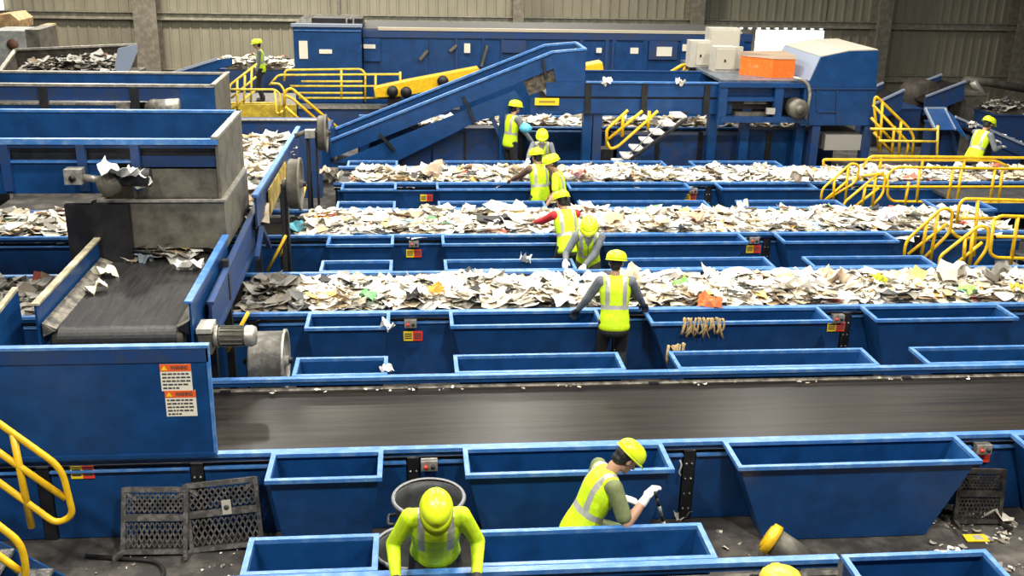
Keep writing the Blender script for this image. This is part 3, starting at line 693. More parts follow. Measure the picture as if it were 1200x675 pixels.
# tall skirt wall on the empty belt
t = thing('skirt_wall', 'tall smooth blue metal wall with two orange warning stickers, left of the empty black belt', 'machine panel', (-4, YA0, 1.05))
b = MB(); b.box(-7, -1.65, YA0-.02, YA0+.01, 1.055, 2.02); b.build('panel', BLUE, t)
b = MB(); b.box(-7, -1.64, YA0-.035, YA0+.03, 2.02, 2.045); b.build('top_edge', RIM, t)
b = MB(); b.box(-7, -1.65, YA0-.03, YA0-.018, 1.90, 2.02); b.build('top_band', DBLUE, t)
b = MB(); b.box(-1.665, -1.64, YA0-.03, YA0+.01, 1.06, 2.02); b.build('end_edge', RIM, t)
b = MB(); b.box(-7, -1.65, YA0-.05, YA0+.0, 1.055, 1.085); b.build('bottom_flange', BLUE, t)
for i, (x, z, w, h) in enumerate(((-1.915, 1.765, .245, .235), (-1.895, 1.535, .245, .23))):
    t = thing('warning_sticker', 'orange and cream warning sticker, %s of the two on the tall blue wall' % ('upper' if i == 0 else 'lower'), 'sticker', (x, YA0-.022, z))
    yy = YA0-.022
    b = MB(); b.box(x-w/2, x+w/2, yy-.003, yy, z-h/2, z+h/2); pb = b.build('sticker_sheet', LPAP, t)
    b = MB(); b.box(x-w/2, x+w/2, yy-.005, yy-.003, z+h/2-.062, z+h/2); hd = b.build('header', WARN, t)
    b = MB(); hx, hz = x-w*.36, z+h/2-.05; b.prism([(hx-.024, yy-.005, hz), (hx+.024, yy-.005, hz), (hx, yy-.005, hz+.04)], (0, -.002, 0)); b.build('warning_triangle', LYEL, hd)
    txt('WARNING', .05, Matrix.Translation((x+.03, yy-.006, z+h/2-.031)) @ Matrix.Rotation(PI/2, 4, 'X'), 'header_lettering', LTXT, hd, .135, .001)
    b = MB(); rr = random.Random(i)
    for k in range(5):
        zz = z+h/2-.085-k*.031; xx = x-w/2+.014
        while xx < x+w/2-.03:
            l = rr.uniform(.015, .04); l = min(l, x+w/2-.012-xx); b.box(xx, xx+l, yy-.005, yy-.003, zz-.007, zz+.007); xx += l+.008
            if k == 4 and xx > x: break
    b.build('print', LTXT, pb)

# discharge conveyor running towards the viewer
KX0, KX1, KZ = -3.30, -2.22, 1.64
t = thing('discharge_conveyor', 'short wide black conveyor with blue side walls under the grey hopper', 'conveyor', ((KX0+KX1)/2, 10.4, FZ))
b = MB(); prof = []
for k in range(13):
    a = -PI/2+PI*k/12; prof.append((9.34-.115*math.cos(a), KZ-.115+.115*math.sin(a)))
vs = []
pts = prof+[(12.6, KZ+.04), (12.6, KZ+.02)]+[(9.34-.1*math.cos(a), KZ-.115+.1*math.sin(a)) for a in [PI/2-PI*k/12 for k in range(13)]]
n = len(pts); b.sm = False
b.hexa([(KX0, y, z) for y, z in pts], [(KX1, y, z) for y, z in pts]); b.build('belt', BELTK, t)
b = MB(); b.cyl((KX0-.05, 9.34, KZ-.115), (KX1+.05, 9.34, KZ-.115), .098, n=24); b.build('head_pulley', STEEL, t)
for s, x in ((-1, KX0-.14), (1, KX1+.14)):
    b = MB(); b.prism([(x, 9.22, 1.46), (x, 9.22, 1.90), (x, 11.25, 1.93), (x, 11.25, 1.55)], (s*.02, 0, 0)); b.build('side_wall', BLUE, t)
    b = MB(); b.prism([(x-.035, 9.2, 1.90), (x+.035, 9.2, 1.90), (x+.035, 11.3, 1.93), (x-.035, 11.3, 1.93)], (0, 0, .022)); b.build('wall_edge', RIM if s > 0 else mat('cream_worn_edge', (.42, .38, .26), .6, var=.3), t)
    b = MB(); xi = x-s*.02; b.prism([(xi, 9.25, 1.71), (x-s*.14, 9.25, KZ+.012), (x-s*.14, 11.2, KZ+.03), (xi, 11.2, 1.73)], (0, 0, -.012)); b.build('skirt_strip', DUST, t)
    b = MB(); b.prism([(x-s*.02, 9.24, 1.71), (x-s*.02, 9.24, 1.58), (x-s*.13, 9.24, KZ-.01)], (0, .02, 0)); b.build('skirt_end', DUST if s < 0 else BLACK, t)
b = MB(); b.prism([(-2.0, 9.7, 1.34), (-2.0, 9.7, 1.72), (-2.0, 13.2, 1.86), (-2.0, 13.2, 1.4)], (.03, 0, 0)); b.build('outer_frame', DBLUE, t)
b = MB(); b.beam((-1.98, 9.7, 1.36), (-1.98, 13.2, 1.42), .07, .05); b.beam((-1.98, 9.7, 1.72), (-1.98, 13.2, 1.86), .07, .03); b.build('frame_flange', DBLUE, t)
for (x, y) in ((-2.0, 9.75), (-3.5, 9.75), (-2.0, 10.7), (-3.5, 10.7)):
    b = MB(); b.box(x-.04, x+.04, y-.04, y+.04, FZ, 1.5 if y < 10 else 1.85); b.box(x-.09, x+.09, y-.09, y+.09, FZ, FZ+.02); b.build('leg', BLACK, t)
t = thing('drive_motor', 'grey drive motor with pale gearbox at the right of the short discharge conveyor', 'motor', (-1.85, 9.34, 1.4))
b = MB(); b.box(-2.02, -1.90, 9.22, 9.44, 1.38, 1.62); b.build('gearbox', STEEL, t)
b = MB(); b.box(-2.03, -1.89, 9.2, 9.46, 1.60, 1.645); b.build('paper_on_top', WHITE, t, label='pale dusty top of the gearbox')
b = MB(); b.lathe([(0, 0), (.085, 0), (.11, .02), (.11, .05)], (-1.90, 9.33, 1.52), 'x'); b.build('flange', LSTEEL, t)
b = MB(); b.lathe([(.092, .05), (.092, .30), (.096, .30), (.096, .31)], (-1.90, 9.33, 1.52), 'x')
for k in range(14):
    a = 2*PI*k/14; b.beam((-1.83, 9.33+.097*math.cos(a), 1.52+.097*math.sin(a)), (-1.62, 9.33+.097*math.cos(a), 1.52+.097*math.sin(a)), .008, .012)
b.build('motor_body', STEEL, t)
b = MB(); b.lathe([(.1, .30), (.104, .36), (.085, .40), (0, .41)], (-1.90, 9.33, 1.52), 'x'); b.build('fan_cover', LSTEEL, t)
# drums and wheels at the left ends of the lines
def drum(c, r, l, label, axis='x', m=STEEL, ribs=True, rim=.02):
    t = thing('belt_drum', label, 'drum', (c[0], c[1], c[2]-r))
    b = MB(); b.lathe([(0, -l/2), (r-.02, -l/2), (r, -l/2+.02), (r, l/2-.03), (r+rim, l/2-.03), (r+rim, l/2), (r-.03, l/2), (r-.03, l/2-.02), (.06, l/2-.02), (.05, l/2+.02), (0, l/2+.02)], c, axis, 36); b.build('shell', m, t)
    b = MB(); b.box(c[0]-l/2-.05, c[0]-l/2-.02, c[1]-.05, c[1]+.05, FZ, c[2]); b.build('bracket', BLACK, t)
    b = MB(); b.cyl((c[0]-l/2-.08, c[1], c[2]), (c[0]+l/2+.06, c[1], c[2]), .035, n=12); b.build('axle', BLACK, t)
    return t
drum((-1.50, 10.05, .95), .31, .36, 'wide grey drum guard standing left of the small chute behind the empty belt', m=LSTEEL)
drum((-1.50, 13.15, 2.08), .32, .16, 'thin upright grey wheel at the left end of the middle paper belt', m=STEEL)
drum((-1.42, 16.6, 2.08), .28, .14, 'thin upright grey wheel at the foot of the inclined conveyor', m=STEEL)
for (y, z, lab) in ((13.15, 2.08, 'black steel stand carrying the wheel at the left end of the middle paper belt'), (16.6, 2.08, 'black steel stand carrying the wheel at the foot of the inclined conveyor')):
    t = thing('wheel_stand', lab, 'stand', (-1.66, y, FZ))
    b = MB(); b.beam((-1.66, y+.02, z), (-1.66, y+.3, FZ), .05, .05, (1, 0, 0)); b.beam((-1.66, y, z), (-1.66, y-.25, FZ), .05, .05, (1, 0, 0)); b.build('stand_frame', BLACK, t)
    b = MB(); b.cyl((-1.66, y, z), (-1.60, y, z), .07, n=12); b.build('bearing', STEEL, t)
p = aty(365, 155, 16.5); t = thing('gear_motor', 'small beige gear motor beside the wheel at the foot of the inclined conveyor', 'motor', (p.x, 16.5, p.z-.06))
b = MB(); b.box(p.x-.10, p.x+.06, 16.42, 16.58, p.z-.08, p.z+.04); b.build('gearbox', LSTEEL, t); b = MB(); b.cyl((p.x-.1, 16.5, p.z), (p.x-.26, 16.5, p.z-.06), .04); b.build('shaft', STEEL, t)

# transfer trough and hopper
t = thing('transfer_hopper', 'dirty grey steel hopper box with pale rim above the discharge conveyor', 'hopper', (-2.75, 12, FZ))
def open_box(t, x0, x1, y0, y1, z0, z1, m, nm='hopper_box', th=.025):
    for k, bx in enumerate(((x0, x1, y0, y0+th), (x0, x1, y1-th, y1), (x0, x0+th, y0+th, y1-th), (x1-th, x1, y0+th, y1-th))):
        b = MB(); b.box(*bx, z0, z1); b.build(('front_plate', 'back_plate', 'side_plate', 'side_plate')[k], m, t)
open_box(t, -3.40, -2.07, 11.3, 13.0, 1.80, 2.33, STEEL)
b = MB(); b.frame(-3.42, -2.05, 11.27, 13.02, 2.33, 2.355, .05); b.build('lower_rim', LSTEEL, t)
open_box(t, -3.05, -2.14, 11.38, 12.95, 2.355, 2.70, STEEL)
for (x, y) in ((-3.44, 11.35), (-3.44, 12.95)):
    b = MB(); b.box(x-.05, x+.05, y-.05, y+.05, 1.1, 2.33); b.build('corner_post', BLACK, t)
b = MB(); b.box(-3.75, -3.08, 11.22, 11.295, 1.2, 2.32); b.build('side_shield', BLACK, t)
TY0, TY1, TZ = 11.32, 13.0, 3.02
t = thing('overhead_trough_conveyor', 'long blue overhead conveyor trough ending above the grey hopper at upper left', 'conveyor', (-5, 12.1, FZ))
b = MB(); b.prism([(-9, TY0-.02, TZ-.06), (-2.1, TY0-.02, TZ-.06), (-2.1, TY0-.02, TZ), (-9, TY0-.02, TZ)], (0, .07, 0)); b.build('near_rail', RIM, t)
b = MB(); b.box(-9, -2.13, TY0+.0, TY0+.03, TZ-.10, TZ-.06); b.build('near_wall', DBLUE, t)
b = MB(); b.box(-9, -2.14, TY0+.10, TY0+.13, TZ-.36, TZ-.06); b.build('shadow_gap_plate', BLACK, t)  # black plate painted in as the shadow gap below the near rail
b = MB(); b.box(-2.95, -2.14, TY0+.06, TY0+.09, TZ-.34, TZ-.20); b.build('impact_plate', DBLUE, t)
b = MB(); b.box(-9, -2.13, TY1-.03, TY1, TZ-.42, TZ); b.build('far_wall', BLUE, t)
b = MB(); b.box(-9, -2.1, TY1-.04, TY1+.03, TZ, TZ+.03); b.build('far_edge', RIM, t)
b = MB(); b.box(-9, -3.1, TY0+.1, TY1-.1, TZ-.36, TZ-.33); b.build('belt', BELT, t)
b = MB(); b.box(-2.13, -2.1, TY0+.02, TY1, TZ-.67, TZ); b.build('end_plate', STEEL, t, label='dirty brownish steel end plate')
b = MB(); b.prism([(-2.16, TY0-.02, TZ), (-2.09, TY0-.02, TZ), (-2.09, TY1+.03, TZ), (-2.16, TY1+.03, TZ)], (0, 0, .03)); b.build('end_edge', LSTEEL, t)
for u in (5, 95, 158):
    p = aty(u, 180, TY0); b = MB(); b.box(p.x-.045, p.x+.045, TY0-.02, TY0+.04, 2.45, TZ-.06); b.build('hanger_post', DBLUE, t)
pa = aty(10, 191, TY0); pb = aty(118, 228, TY0)
b = MB(); b.box(-9, pb.x, TY0+.05, TY0+.09, pb.z, pa.z); b.build('lower_panel', BLUE, t)
b = MB(); b.box(-9, pb.x+.4, TY0+.02, TY0+.09, pa.z-.005, pa.z+.02); b.build('lower_panel_edge', RIM, t)
b = MB(); b.box(-9, -3.1, TY0+.25, TY1-.2, pb.z+.1, TZ-.4); b.build('belt_bed', BLACK, t)
for x in (-6.6,):
    for y in (TY0+.1, TY1-.1):
        b = MB(); b.box(x-.05, x+.05, y-.05, y+.05, 1.1, TZ-.6); b.build('leg', BLACK, t)
# tail drive in front of trough
p = aty(88, 208, 11.15); t = thing('tail_drive', 'beige bearing block and shaft of the tail drive left of the grey hopper', 'motor', (p.x, 11.15, p.z-.1))
b = MB(); b.box(p.x-.09, p.x+.09, 11.07, 11.22, p.z-.06, p.z+.10); b.build('bearing_block', LSTEEL, t)
b = MB(); b.cyl((p.x, 11.06, p.z+.01), (p.x, 11.04, p.z+.01), .035); b.build('bolt_head', BLACK, t)
b = MB(); b.cyl((p.x+.08, 11.15, p.z), (p.x+.30, 11.15, p.z-.03), .04); b.build('shaft', LSTEEL, t)
b = MB(); b.lathe([(0, -.09), (.11, -.09), (.13, -.05), (.13, .05), (.10, .09), (.05, .10), (0, .10)], (p.x+.36, 11.12, p.z-.06), 'y', 24); b.build('gearbox', STEEL, t)
b = MB(); b.cyl((p.x+.42, 11.15, p.z+.0), (p.x+.78, 11.15, p.z+.0), .10); b.build('drive_housing', BLACK, t)
scrap_at(aty(140, 198, 11.0), .42, W1, 'crumpled white sheeting draped over the tail drive left of the grey hopper', 'sheet', 71, 'plastic_sheet', .75, .9)
scrap_at(aty(161, 208, 11.1), .3, (.8, .78, .7), 'pale folded sheet hanging at the left edge of the grey hopper', 'sheet', 72, 'plastic_sheet', .8, 1.2)
# paper spilling on the discharge conveyor
for k, (u, v, L, sd, cl) in enumerate(((238, 288, .26, 81, W1), (222, 310, .30, 82, W1), (190, 292, .25, 83, (.4, .38, .3)), (168, 300, .22, 84, (.25, .3, .35)), (123, 318, .24, 85, (.8, .78, .6)), (255, 290, .2, 86, (.7, .66, .5)), (112, 336, .22, 87, (.75, .7, .55)))):
    scrap(u, v, 1.72, L, cl, ('white paper beside the right wall of the discharge conveyor, topmost', 'torn white sheet against the right wall of the discharge conveyor', 'grey-brown scrap in the middle under the grey hopper', 'bluish scrap under the left half of the grey hopper', 'cream paper scrap at the top of the left skirt of the discharge conveyor', 'beige scrap in the corner under the right of the grey hopper', 'second cream scrap down the left skirt of the discharge conveyor')[k], 'paper scrap', sd, 'paper_scrap', 1.0)
heap(-3.28, -2.3, 11.3, 12.5, 1.68, .14, 'shaded tangle of waste under the grey hopper on the discharge conveyor', 88, 260, dull=.5)  # tints dulled to paint in the shade below the hopper

q0 = atx(18, 338, -3.72); q1 = atx(0, 361, -3.72)
t = thing('edge_plate', 'blue side plate with a light edge at the left border behind the tall wall', 'machine panel', (-3.72, q1.y, FZ))
dd = (q1-q0).normalized(); q2 = q0+dd*1.6
b = MB(); b.prism([q0, q2, q2-V((0, 0, .9)), q0-V((0, 0, .9))], (.02, 0, 0)); b.build('plate', BLUE, t)
b = MB(); b.beam(q0, q2, .05, .03); b.build('plate_edge', MATS['cream_worn_edge'], t)
b = MB(); b.box(-3.76, -3.70, q0.y-.1, q0.y, FZ, q0.z-.85); b.build('leg', BLACK, t)
# feed conveyor beyond the hopper with its bright edged wall
t = thing('feed_conveyor', 'narrow paper-filled feed conveyor running away behind the grey hopper', 'conveyor', (-2.4, 15.2, FZ))
b = MB(); b.prism([(-1.92, 12.45, 1.70), (-1.92, 12.45, 2.09), (-1.92, 17.5, 1.98), (-1.92, 17.5, 1.6)], (.025, 0, 0)); b.build('side_wall', DBLUE, t)
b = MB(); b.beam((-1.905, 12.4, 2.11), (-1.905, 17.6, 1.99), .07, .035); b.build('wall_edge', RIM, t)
b = MB(); b.prism([(-3.0, 13.1, 1.4), (-3.0, 13.1, 2.0), (-3.0, 17.5, 1.98), (-3.0, 17.5, 1.4)], (.025, 0, 0)); b.build('side_wall', DBLUE, t)
b = MB(); b.box(-2.97, -1.93, 12.5, 17.4, 1.66, 1.69); b.build('belt', BELT, t)
b = MB(); b.prism([(-1.87, 13.3, 1.62), (-1.87, 13.3, 1.97), (-1.87, 15.2, 1.93), (-1.87, 15.2, 1.70)], (.02, 0, 0)); b.build('yellow_guard', mat('dusty_yellow', (.38, .27, .05), .6, var=.4), t, label='dusty yellow guard plate')
for y in (12.7, 15.4, 17.2):
    for x in (-1.95, -2.95):
        b = MB(); b.box(x-.04, x+.04, y-.04, y+.04, FZ, 1.66); b.build('leg', BLACK, t)
b = MB(); b.beam((-1.86, 12.5, 1.68), (-1.86, 13.1, 1.25), .06, .05, (1, 0, 0)); b.beam((-1.86, 12.5, 1.68), (-1.86, 12.0, 1.45), .06, .05, (1, 0, 0)); b.build('brace', DBLUE, t)
heap(-2.9, -1.98, 12.9, 17.3, 1.70, .26, 'bright pile of waste paper filling the feed conveyor behind the grey hopper', 91, 1100, size=(.12, .3))
def rails(name, label, cat, paths, y=None, r=.024, m=YEL, posts=(), fil=.09, group=None):
    """hand traced rail tubes in one vertical plane; each path is a part"""
    allp = [aty(u, v, y) for pth in paths for u, v in pth]; c = sum(allp, V())/len(allp)
    t = thing(name, label, cat, (c.x, y, min(q.z for q in allp)), group)
    for pth in paths:
        b = MB(); b.tube(fillet([aty(u, v, y) for u, v in pth], fil), r*.88, 8); b.build('rail', m, t)
    for pth in posts:
        b = MB(); b.tube([aty(u, v, y+.001) for u, v in pth], r*.95, 8); b.build('post', m, t)
    return t
def rail3(name, label, cat, paths, r=.022, m=YEL, fil=.08):
    c = sum((V(p) for q in paths for p in q), V())/sum(len(q) for q in paths); t = thing(name, label, cat, (c.x, c.y, min(p[2] for q in paths for p in q)))
    for q in paths:
        b = MB(); b.tube(fillet(q, fil), r, 8); b.build('rail', m, t)
    return t
rails('ladder_handrail', 'slanting yellow handrail in the dark gap left of the nearest paper belt', 'handrail', [[(313, 318), (335, 276)]], 12.9, .022)
rails('ladder_handrail', 'short dull yellow handrail behind the wheel on the middle belt', 'handrail', [[(352, 245), (358, 216)], [(328, 300), (334, 288)]], 14.0, .02, YELF)
rails('ladder_handrail', 'yellow handrail passing behind the drive motor beside the grey drum', 'handrail', [[(266, 412), (291, 366)]], 9.95, .022)

# ================================================================ foreground
rails('stair_handrail', 'bright yellow looped handrail at the lower left corner beside the blue panel', 'handrail',
      [[(-60, 452), (0, 497), (72, 548), (86, 604), (66, 614), (0, 566), (-60, 522)], [(-60, 487), (0, 531), (77, 584)]], 7.25, .03, YEL, [[(15, 508), (37, 618)]], .12)
rails('stair_handrail', 'nearer yellow handrail at the very bottom left over the tread plate steps', 'handrail',
      [[(-60, 573), (0, 617), (24, 636), (31, 664), (28, 690)], [(-60, 611), (0, 652), (24, 670)]], 6.55, .03, YEL, (), .10)
t = thing('access_stairs', 'short blue-sided stairs with tread plate steps at the bottom left corner', 'stairs', (-3.6, 6.9, FZ))
for k, (z, x) in enumerate(((FZ+.19, -2.83), (FZ+.38, -3.10), (FZ+.57, -3.37), (FZ+.76, -3.64))):
    b = MB(); b.box(x-.24, x, 6.62, 7.2, z-.03, z); b.build('tread', TREAD, t)
    b = MB(); b.box(x-.24, x-.225, 6.62, 7.2, z-.19, z-.03); b.build('riser', BLACK, t)
b = MB(); b.prism([(-2.72, 7.2, FZ), (-2.72, 7.2, FZ+.08), (-3.95, 7.2, FZ+1.0), (-3.95, 7.2, FZ+.7), (-3.1, 7.2, FZ)], (0, .02, 0)); b.build('stringer', BLUE, t)
b = MB(); b.prism([(-2.72, 6.6, FZ), (-2.72, 6.6, FZ+.08), (-3.95, 6.6, FZ+1.0), (-3.95, 6.6, FZ+.7), (-3.1, 6.6, FZ)], (0, .02, 0)); b.build('stringer', BLUE, t)
# folded expanded metal steps leaning on the panel
def folded_step(label, x, ang, tilt, w=.56, h=.55, loc_y=7.62, tagged=False, grp=True):
    t = thing('folding_step', label, 'folding step', (0, 0, 0), 'folding grate steps against the blue panel' if grp else None)
    for s in (-1, 1):
        b = MB(); b.box(s*w/2-.018, s*w/2+.018, -.03, .0, 0, h); b.build('side_frame', GRATEM, t)
        b = MB(); b.beam((s*w/2, -.015, .02), (s*(w/2+.03), -.17, -.0), .03, .03, (1, 0, 0)); b.build('leg', GRATEM, t)
        b = MB(); b.beam((s*w/2, -.015, h-.02), (s*(w/2-.10), -.02, h-.10), .025, .02, (0, 1, 0)); b.build('corner_brace', GRATEM, t)
    for z in (.0, h*.5, h-.035):
        b = MB(); b.box(-w/2, w/2, -.035, .005, z, z+(.04 if z != h*.5 else .055)); b.build('crossbar', GRATEM, t)
    for z0, z1 in ((.05, h*.5-.01), (h*.5+.07, h-.05)):
        b = MB(); nr = 5
        for r_ in range(nr):
            za = z0+(z1-z0)*r_/nr; zb = z0+(z1-z0)*(r_+1)/nr; n = 22
            pts = [(-w/2+.02+(w-.04)*i/n, -.012, za if (i+r_) % 2 else zb) for i in range(n+1)]
            for i in range(n): b.beam(pts[i], pts[i+1], .012, .010, (0, 1, 0))
        b.build('expanded_metal', GRATEM, t)
    t.rotation_euler = (tilt, ang, 0); t.location = (x, loc_y, FZ+.02)
    return t
a = folded_step('upright weathered folding grate step leaning on the blue panel, left of the pair', -2.17, 0.03, -.32, w=.50)
c = folded_step('tilted folding grate step with a white tag leaning on the blue panel', -1.58, -.09, -.28, h=.58, w=.58, loc_y=7.66)
b = MB(); c['_o'] = (0, 0, 0); b.box(.0, .075, -.055, -.04, .30, .42); b.build('tag_plate', WHITE, c)
b = MB(); b.lathe([(0, -.001), (.022, -.001), (.022, .002)], (.037, -.058, .36), 'y', 12); b.build('tag_emblem', LTXT, c)
_gm = GRATEM; GRATEM = mat('dark_grating', (.055, .05, .045), .6, metal=.4, var=.4, vscale=18)
g = folded_step('dark expanded metal grate standing beside the largest front chute', 5.02, .05, -.2, w=.42, h=.50, loc_y=7.66, grp=False); GRATEM = _gm
# grey bins
def bin_(cx, cy, label, r=.285, h=.72):
    t = thing('round_waste_bin', label, 'waste bin', (cx, cy, FZ), 'round grey plastic waste bins')
    b = MB(); b.lathe([(0, 0), (r*.78, 0), (r*.8, .02), (r*.93, h-.10), (r*.95, h-.09), (r*.97, h-.02), (r*.955, h-.02), (r*.91, h-.11), (r*.77, .04), (0, .04)], (cx, cy, FZ), 'z', 40); b.build('bin_body', CAN, t)
    b = MB(); b.lathe([(r*.94, h-.03), (r*1.03, h-.03), (r*1.045, h-.01), (r*1.02, h+.004), (r*.95, h)], (cx, cy, FZ), 'z', 40); b.build('rolled_rim', mat('bin_rim_grey', (.16, .165, .17), .45), t)
    for s in (-1, 1):
        b = MB(); b.tube(fillet([(cx+s*r*.93, cy-.07, FZ+h*.72), (cx+s*r*1.13, cy-.07, FZ+h*.72), (cx+s*r*1.13, cy+.07, FZ+h*.72), (cx+s*r*.93, cy+.07, FZ+h*.72)], .03), .014, 8); b.build('handle', CAN, t)
    return t
bin_(.10, 7.22, 'dark grey round bin standing in the gap between the two left front chutes'); bin_(-.03, 6.56, 'dark grey round bin behind the arm of the crouching worker, cardboard inside', h=.70)
b = MB(); b.box(-.0, .17, 6.45, 6.6, FZ+.05, FZ+.30); o = b.build('cardboard_box', TAN); tag(o, 'pale cardboard piece inside the nearer grey bin', 'cardboard box')
# yellow capped vacuum/motor
p = atz(905, 630, .60); t = thing('drum_motor', 'dark cylindrical motor with a yellow cap lying beside the largest front chute', 'motor', (p.x, p.y, FZ))
ax = V((.75, -.45, -.42)).normalized(); top = V((p.x, p.y, .58))
b = MB(); b.cyl(top, top+ax*.30, .115, n=24)
for k in range(10):
    a_ = 2*PI*k/10
b.build('motor_body', STEEL, t); b = MB(); b.cyl(top-ax*.045, top+ax*.02, .128, .135, n=24); b.cyl(top-ax*.06, top-ax*.04, .09, .118, n=24); b.build('yellow_cap', YEL, t)
b = MB(); b.beam(top+V((-.11, 0, -.05)), (p.x-.16, p.y-.1, FZ+.02), .03, .05); b.beam(top+V((.12, 0, -.05)), (p.x+.17, p.y-.1, FZ+.02), .03, .05); b.box(p.x-.19, p.x+.2, p.y-.17, p.y-.03, FZ, FZ+.03); b.build('cradle', STEEL, t)
# floor bits
def litter(name, label, x0, x1, y0, y1, n, seed, z=FZ, smin=.015, smax=.07):
    rnd = random.Random(seed); b = MB()
    for k in range(n):
        x = rnd.uniform(x0, x1); y = rnd.uniform(y0, y1)
        if noise.noise(V((x*3, y*3, seed))) < -.05: continue
        L = rnd.uniform(smin, smax); s = rnd.uniform(.5, 1.1); cc = rnd.choice([(.6, .57, .5), (.45, .4, .3), (.7, .68, .62), (.3, .25, .2)])
        sheet(b, (x, y, z+.012), L, L*rnd.uniform(.3, 1), rnd.uniform(0, PI), rnd.gauss(0, .2), rnd.uniform(0, 6), .4, tuple(c*s for c in cc), rnd)
    o = b.build(name, PAPER); tag(o, label, 'litter', kind='stuff')
litter('floor_litter', 'small paper crumbs scattered on the dark deck at the right beside the yellow sign', 4.4, 6.4, 6.6, 7.8, 420, 1)
litter('floor_litter', 'sparse crumbs on the deck in front of the folding grate steps', -2.7, -1.2, 6.9, 7.7, 60, 2, smax=.03)
litter('floor_litter', 'paper crumbs on the deck by the yellow-capped motor', 2.1, 3.1, 6.6, 7.7, 80, 3)
litter('rail_crumbs', 'white crumbs along the rear edge of the empty black belt', -1.6, 8, YA1-.2, YA1-.12, 90, 4, z=.95, smax=.045)
litter('rail_crumbs', 'paper crumbs lying on the rail above the bottom right hopper', 2.9, 4.1, Y01-.05, Y01-.0, 60, 5, z=1.055, smax=.05)
for k, (u, v, L, l) in enumerate(((800, 600, .2, 'white scrap on the deck left of the yellow-capped motor'), (1122, 596, .32, 'cream paper scrap at the foot of the largest front chute'), (1168, 605, .3, 'crumpled cream scrap beside the dark grate'))):
    scrap(u, v, FZ+.05, L, (.62, .58, .5), l, 'paper scrap', 95+k, 'paper_scrap', .8)
p = atz(1143, 631, FZ+.01); t = thing('floor_sign', 'small yellow and white sign lying on the littered deck at lower right', 'sign', (p.x, p.y, FZ))
b = MB(); b.hexa([(p.x-.10, p.y-.05, FZ+.01), (p.x+.1, p.y-.06, FZ+.01), (p.x+.11, p.y+.05, FZ+.01), (p.x-.09, p.y+.06, FZ+.01)], [(p.x-.10, p.y-.05, FZ+.018), (p.x+.1, p.y-.06, FZ+.018), (p.x+.11, p.y+.05, FZ+.018), (p.x-.09, p.y+.06, FZ+.018)]); b.build('sign_plate', LYEL, t)
b = MB(); b.box(p.x-.015, p.x+.06, p.y-.035, p.y+.035, FZ+.018, FZ+.021); b.build('white_field', WHITE, t)
b = MB(); b.box(5.3, 9, YA0-.05, YA0-.9, FZ, 1.0) ; 
b2 = MB(); b2.tube(fillet([(-2.72, 7.6, FZ+.03), (-2.1, 7.5, FZ+.02), (-2.0, 7.25, FZ+.02), (-2.4, 7.1, FZ+.02), (-2.75, 7.3, FZ+.02)], .15), .018, 8); o = b2.build('floor_cable', HOSE); tag(o, 'black cable loop lying on the deck at the foot of the blue panel', 'cable')
b2 = MB(); b2.tube(fillet([(-.42, 7.42, 1.0), (-1.22, 7.45, 1.0), (-1.22, 7.55, .9), (-1.05, 7.7, .45), (-.8, 7.72, .5)], .08), .012, 6); 
# paper left hanging wire
p = aty(797, 545, YA0-.02); b2 = MB(); b2.tube(fillet([(p.x, YA0+.0, p.z+.04), (p.x+.015, YA0-.02, p.z), (p.x-.01, YA0-.03, p.z-.07), (p.x+.01, YA0-.03, p.z-.1)], .02), .008, 6); o = b2.build('paper_strip', WHITE); tag(o, 'short white strip hanging from the panel edge right of the worker with the stick', 'paper strip')

# ================================================================ right-hand catwalk rails
rails('catwalk_rail', 'far yellow rail of the upper right catwalk over the farthest paper belt', 'handrail',
      [[(1003, 215), (1013, 192), (1020, 183), (1200, 185), (1300, 187)], [(966, 195), (964, 187), (1166, 188), (1186, 197)]], 18.4, .03, YEL, [[(1081, 187), (1080, 200)], [(1130, 187), (1128, 206)], [(1033, 185), (1030, 200)]])
rails('catwalk_rail', 'near yellow rail of the upper right catwalk over the farthest paper belt', 'handrail',
      [[(1038, 215), (1042, 203), (1050, 196), (1200, 198), (1300, 200)], [(1015, 218), (1040, 219), (1200, 219), (1300, 221)], [(1040, 203), (1040, 230), (1046, 236), (1200, 238), (1300, 240)]], 16.4, .026, YEL,
      [[(1065, 213), (1060, 242)], [(1117, 198), (1110, 238)], [(1078, 198), (1074, 237)], [(1166, 198), (1160, 236)], [(1127, 198), (1121, 238)], [(1175, 199), (1170, 236)]])
rails('stair_handrail', 'yellow looped stair handrail at the left of the upper right catwalk', 'handrail',
      [[(962, 236), (963, 222), (998, 191), (1007, 194), (1004, 213), (968, 234)], [(966, 235), (992, 213)]], 16.9, .026, YEL, [[(994, 195), (990, 240)], [(978, 208), (976, 236)]], .12)
rails('stair_handrail', 'second yellow looped stair handrail of the upper right catwalk, nearer and lower', 'handrail',
      [[(988, 242), (991, 236), (1030, 203), (1037, 206), (1035, 228), (1020, 243)], [(1002, 242), (1030, 220)], [(1012, 206), (1036, 203)]], 16.1, .026, YEL, [[(1026, 208), (1022, 242)], [(1014, 218), (1010, 242)]], .12)
rails('catwalk_rail', 'far yellow rail of the lower right catwalk beside the end of the middle belt', 'handrail',
      [[(1121, 262), (1124, 240), (1130, 233), (1200, 235), (1300, 237)], [(1122, 256), (1172, 256)], [(1113, 268), (1122, 279), (1160, 279)]], 14.2, .028, YEL, [[(1146, 234), (1141, 300)]])
rails('catwalk_rail', 'near yellow rail frame of the lower right catwalk at the right edge', 'handrail',
      [[(1165, 258), (1172, 253), (1200, 254), (1300, 256)], [(1168, 277), (1300, 280)], [(1165, 257), (1160, 297), (1167, 302), (1200, 303), (1300, 305)]], 13.25, .028, YEL, [[(1193, 254), (1184, 312)]])
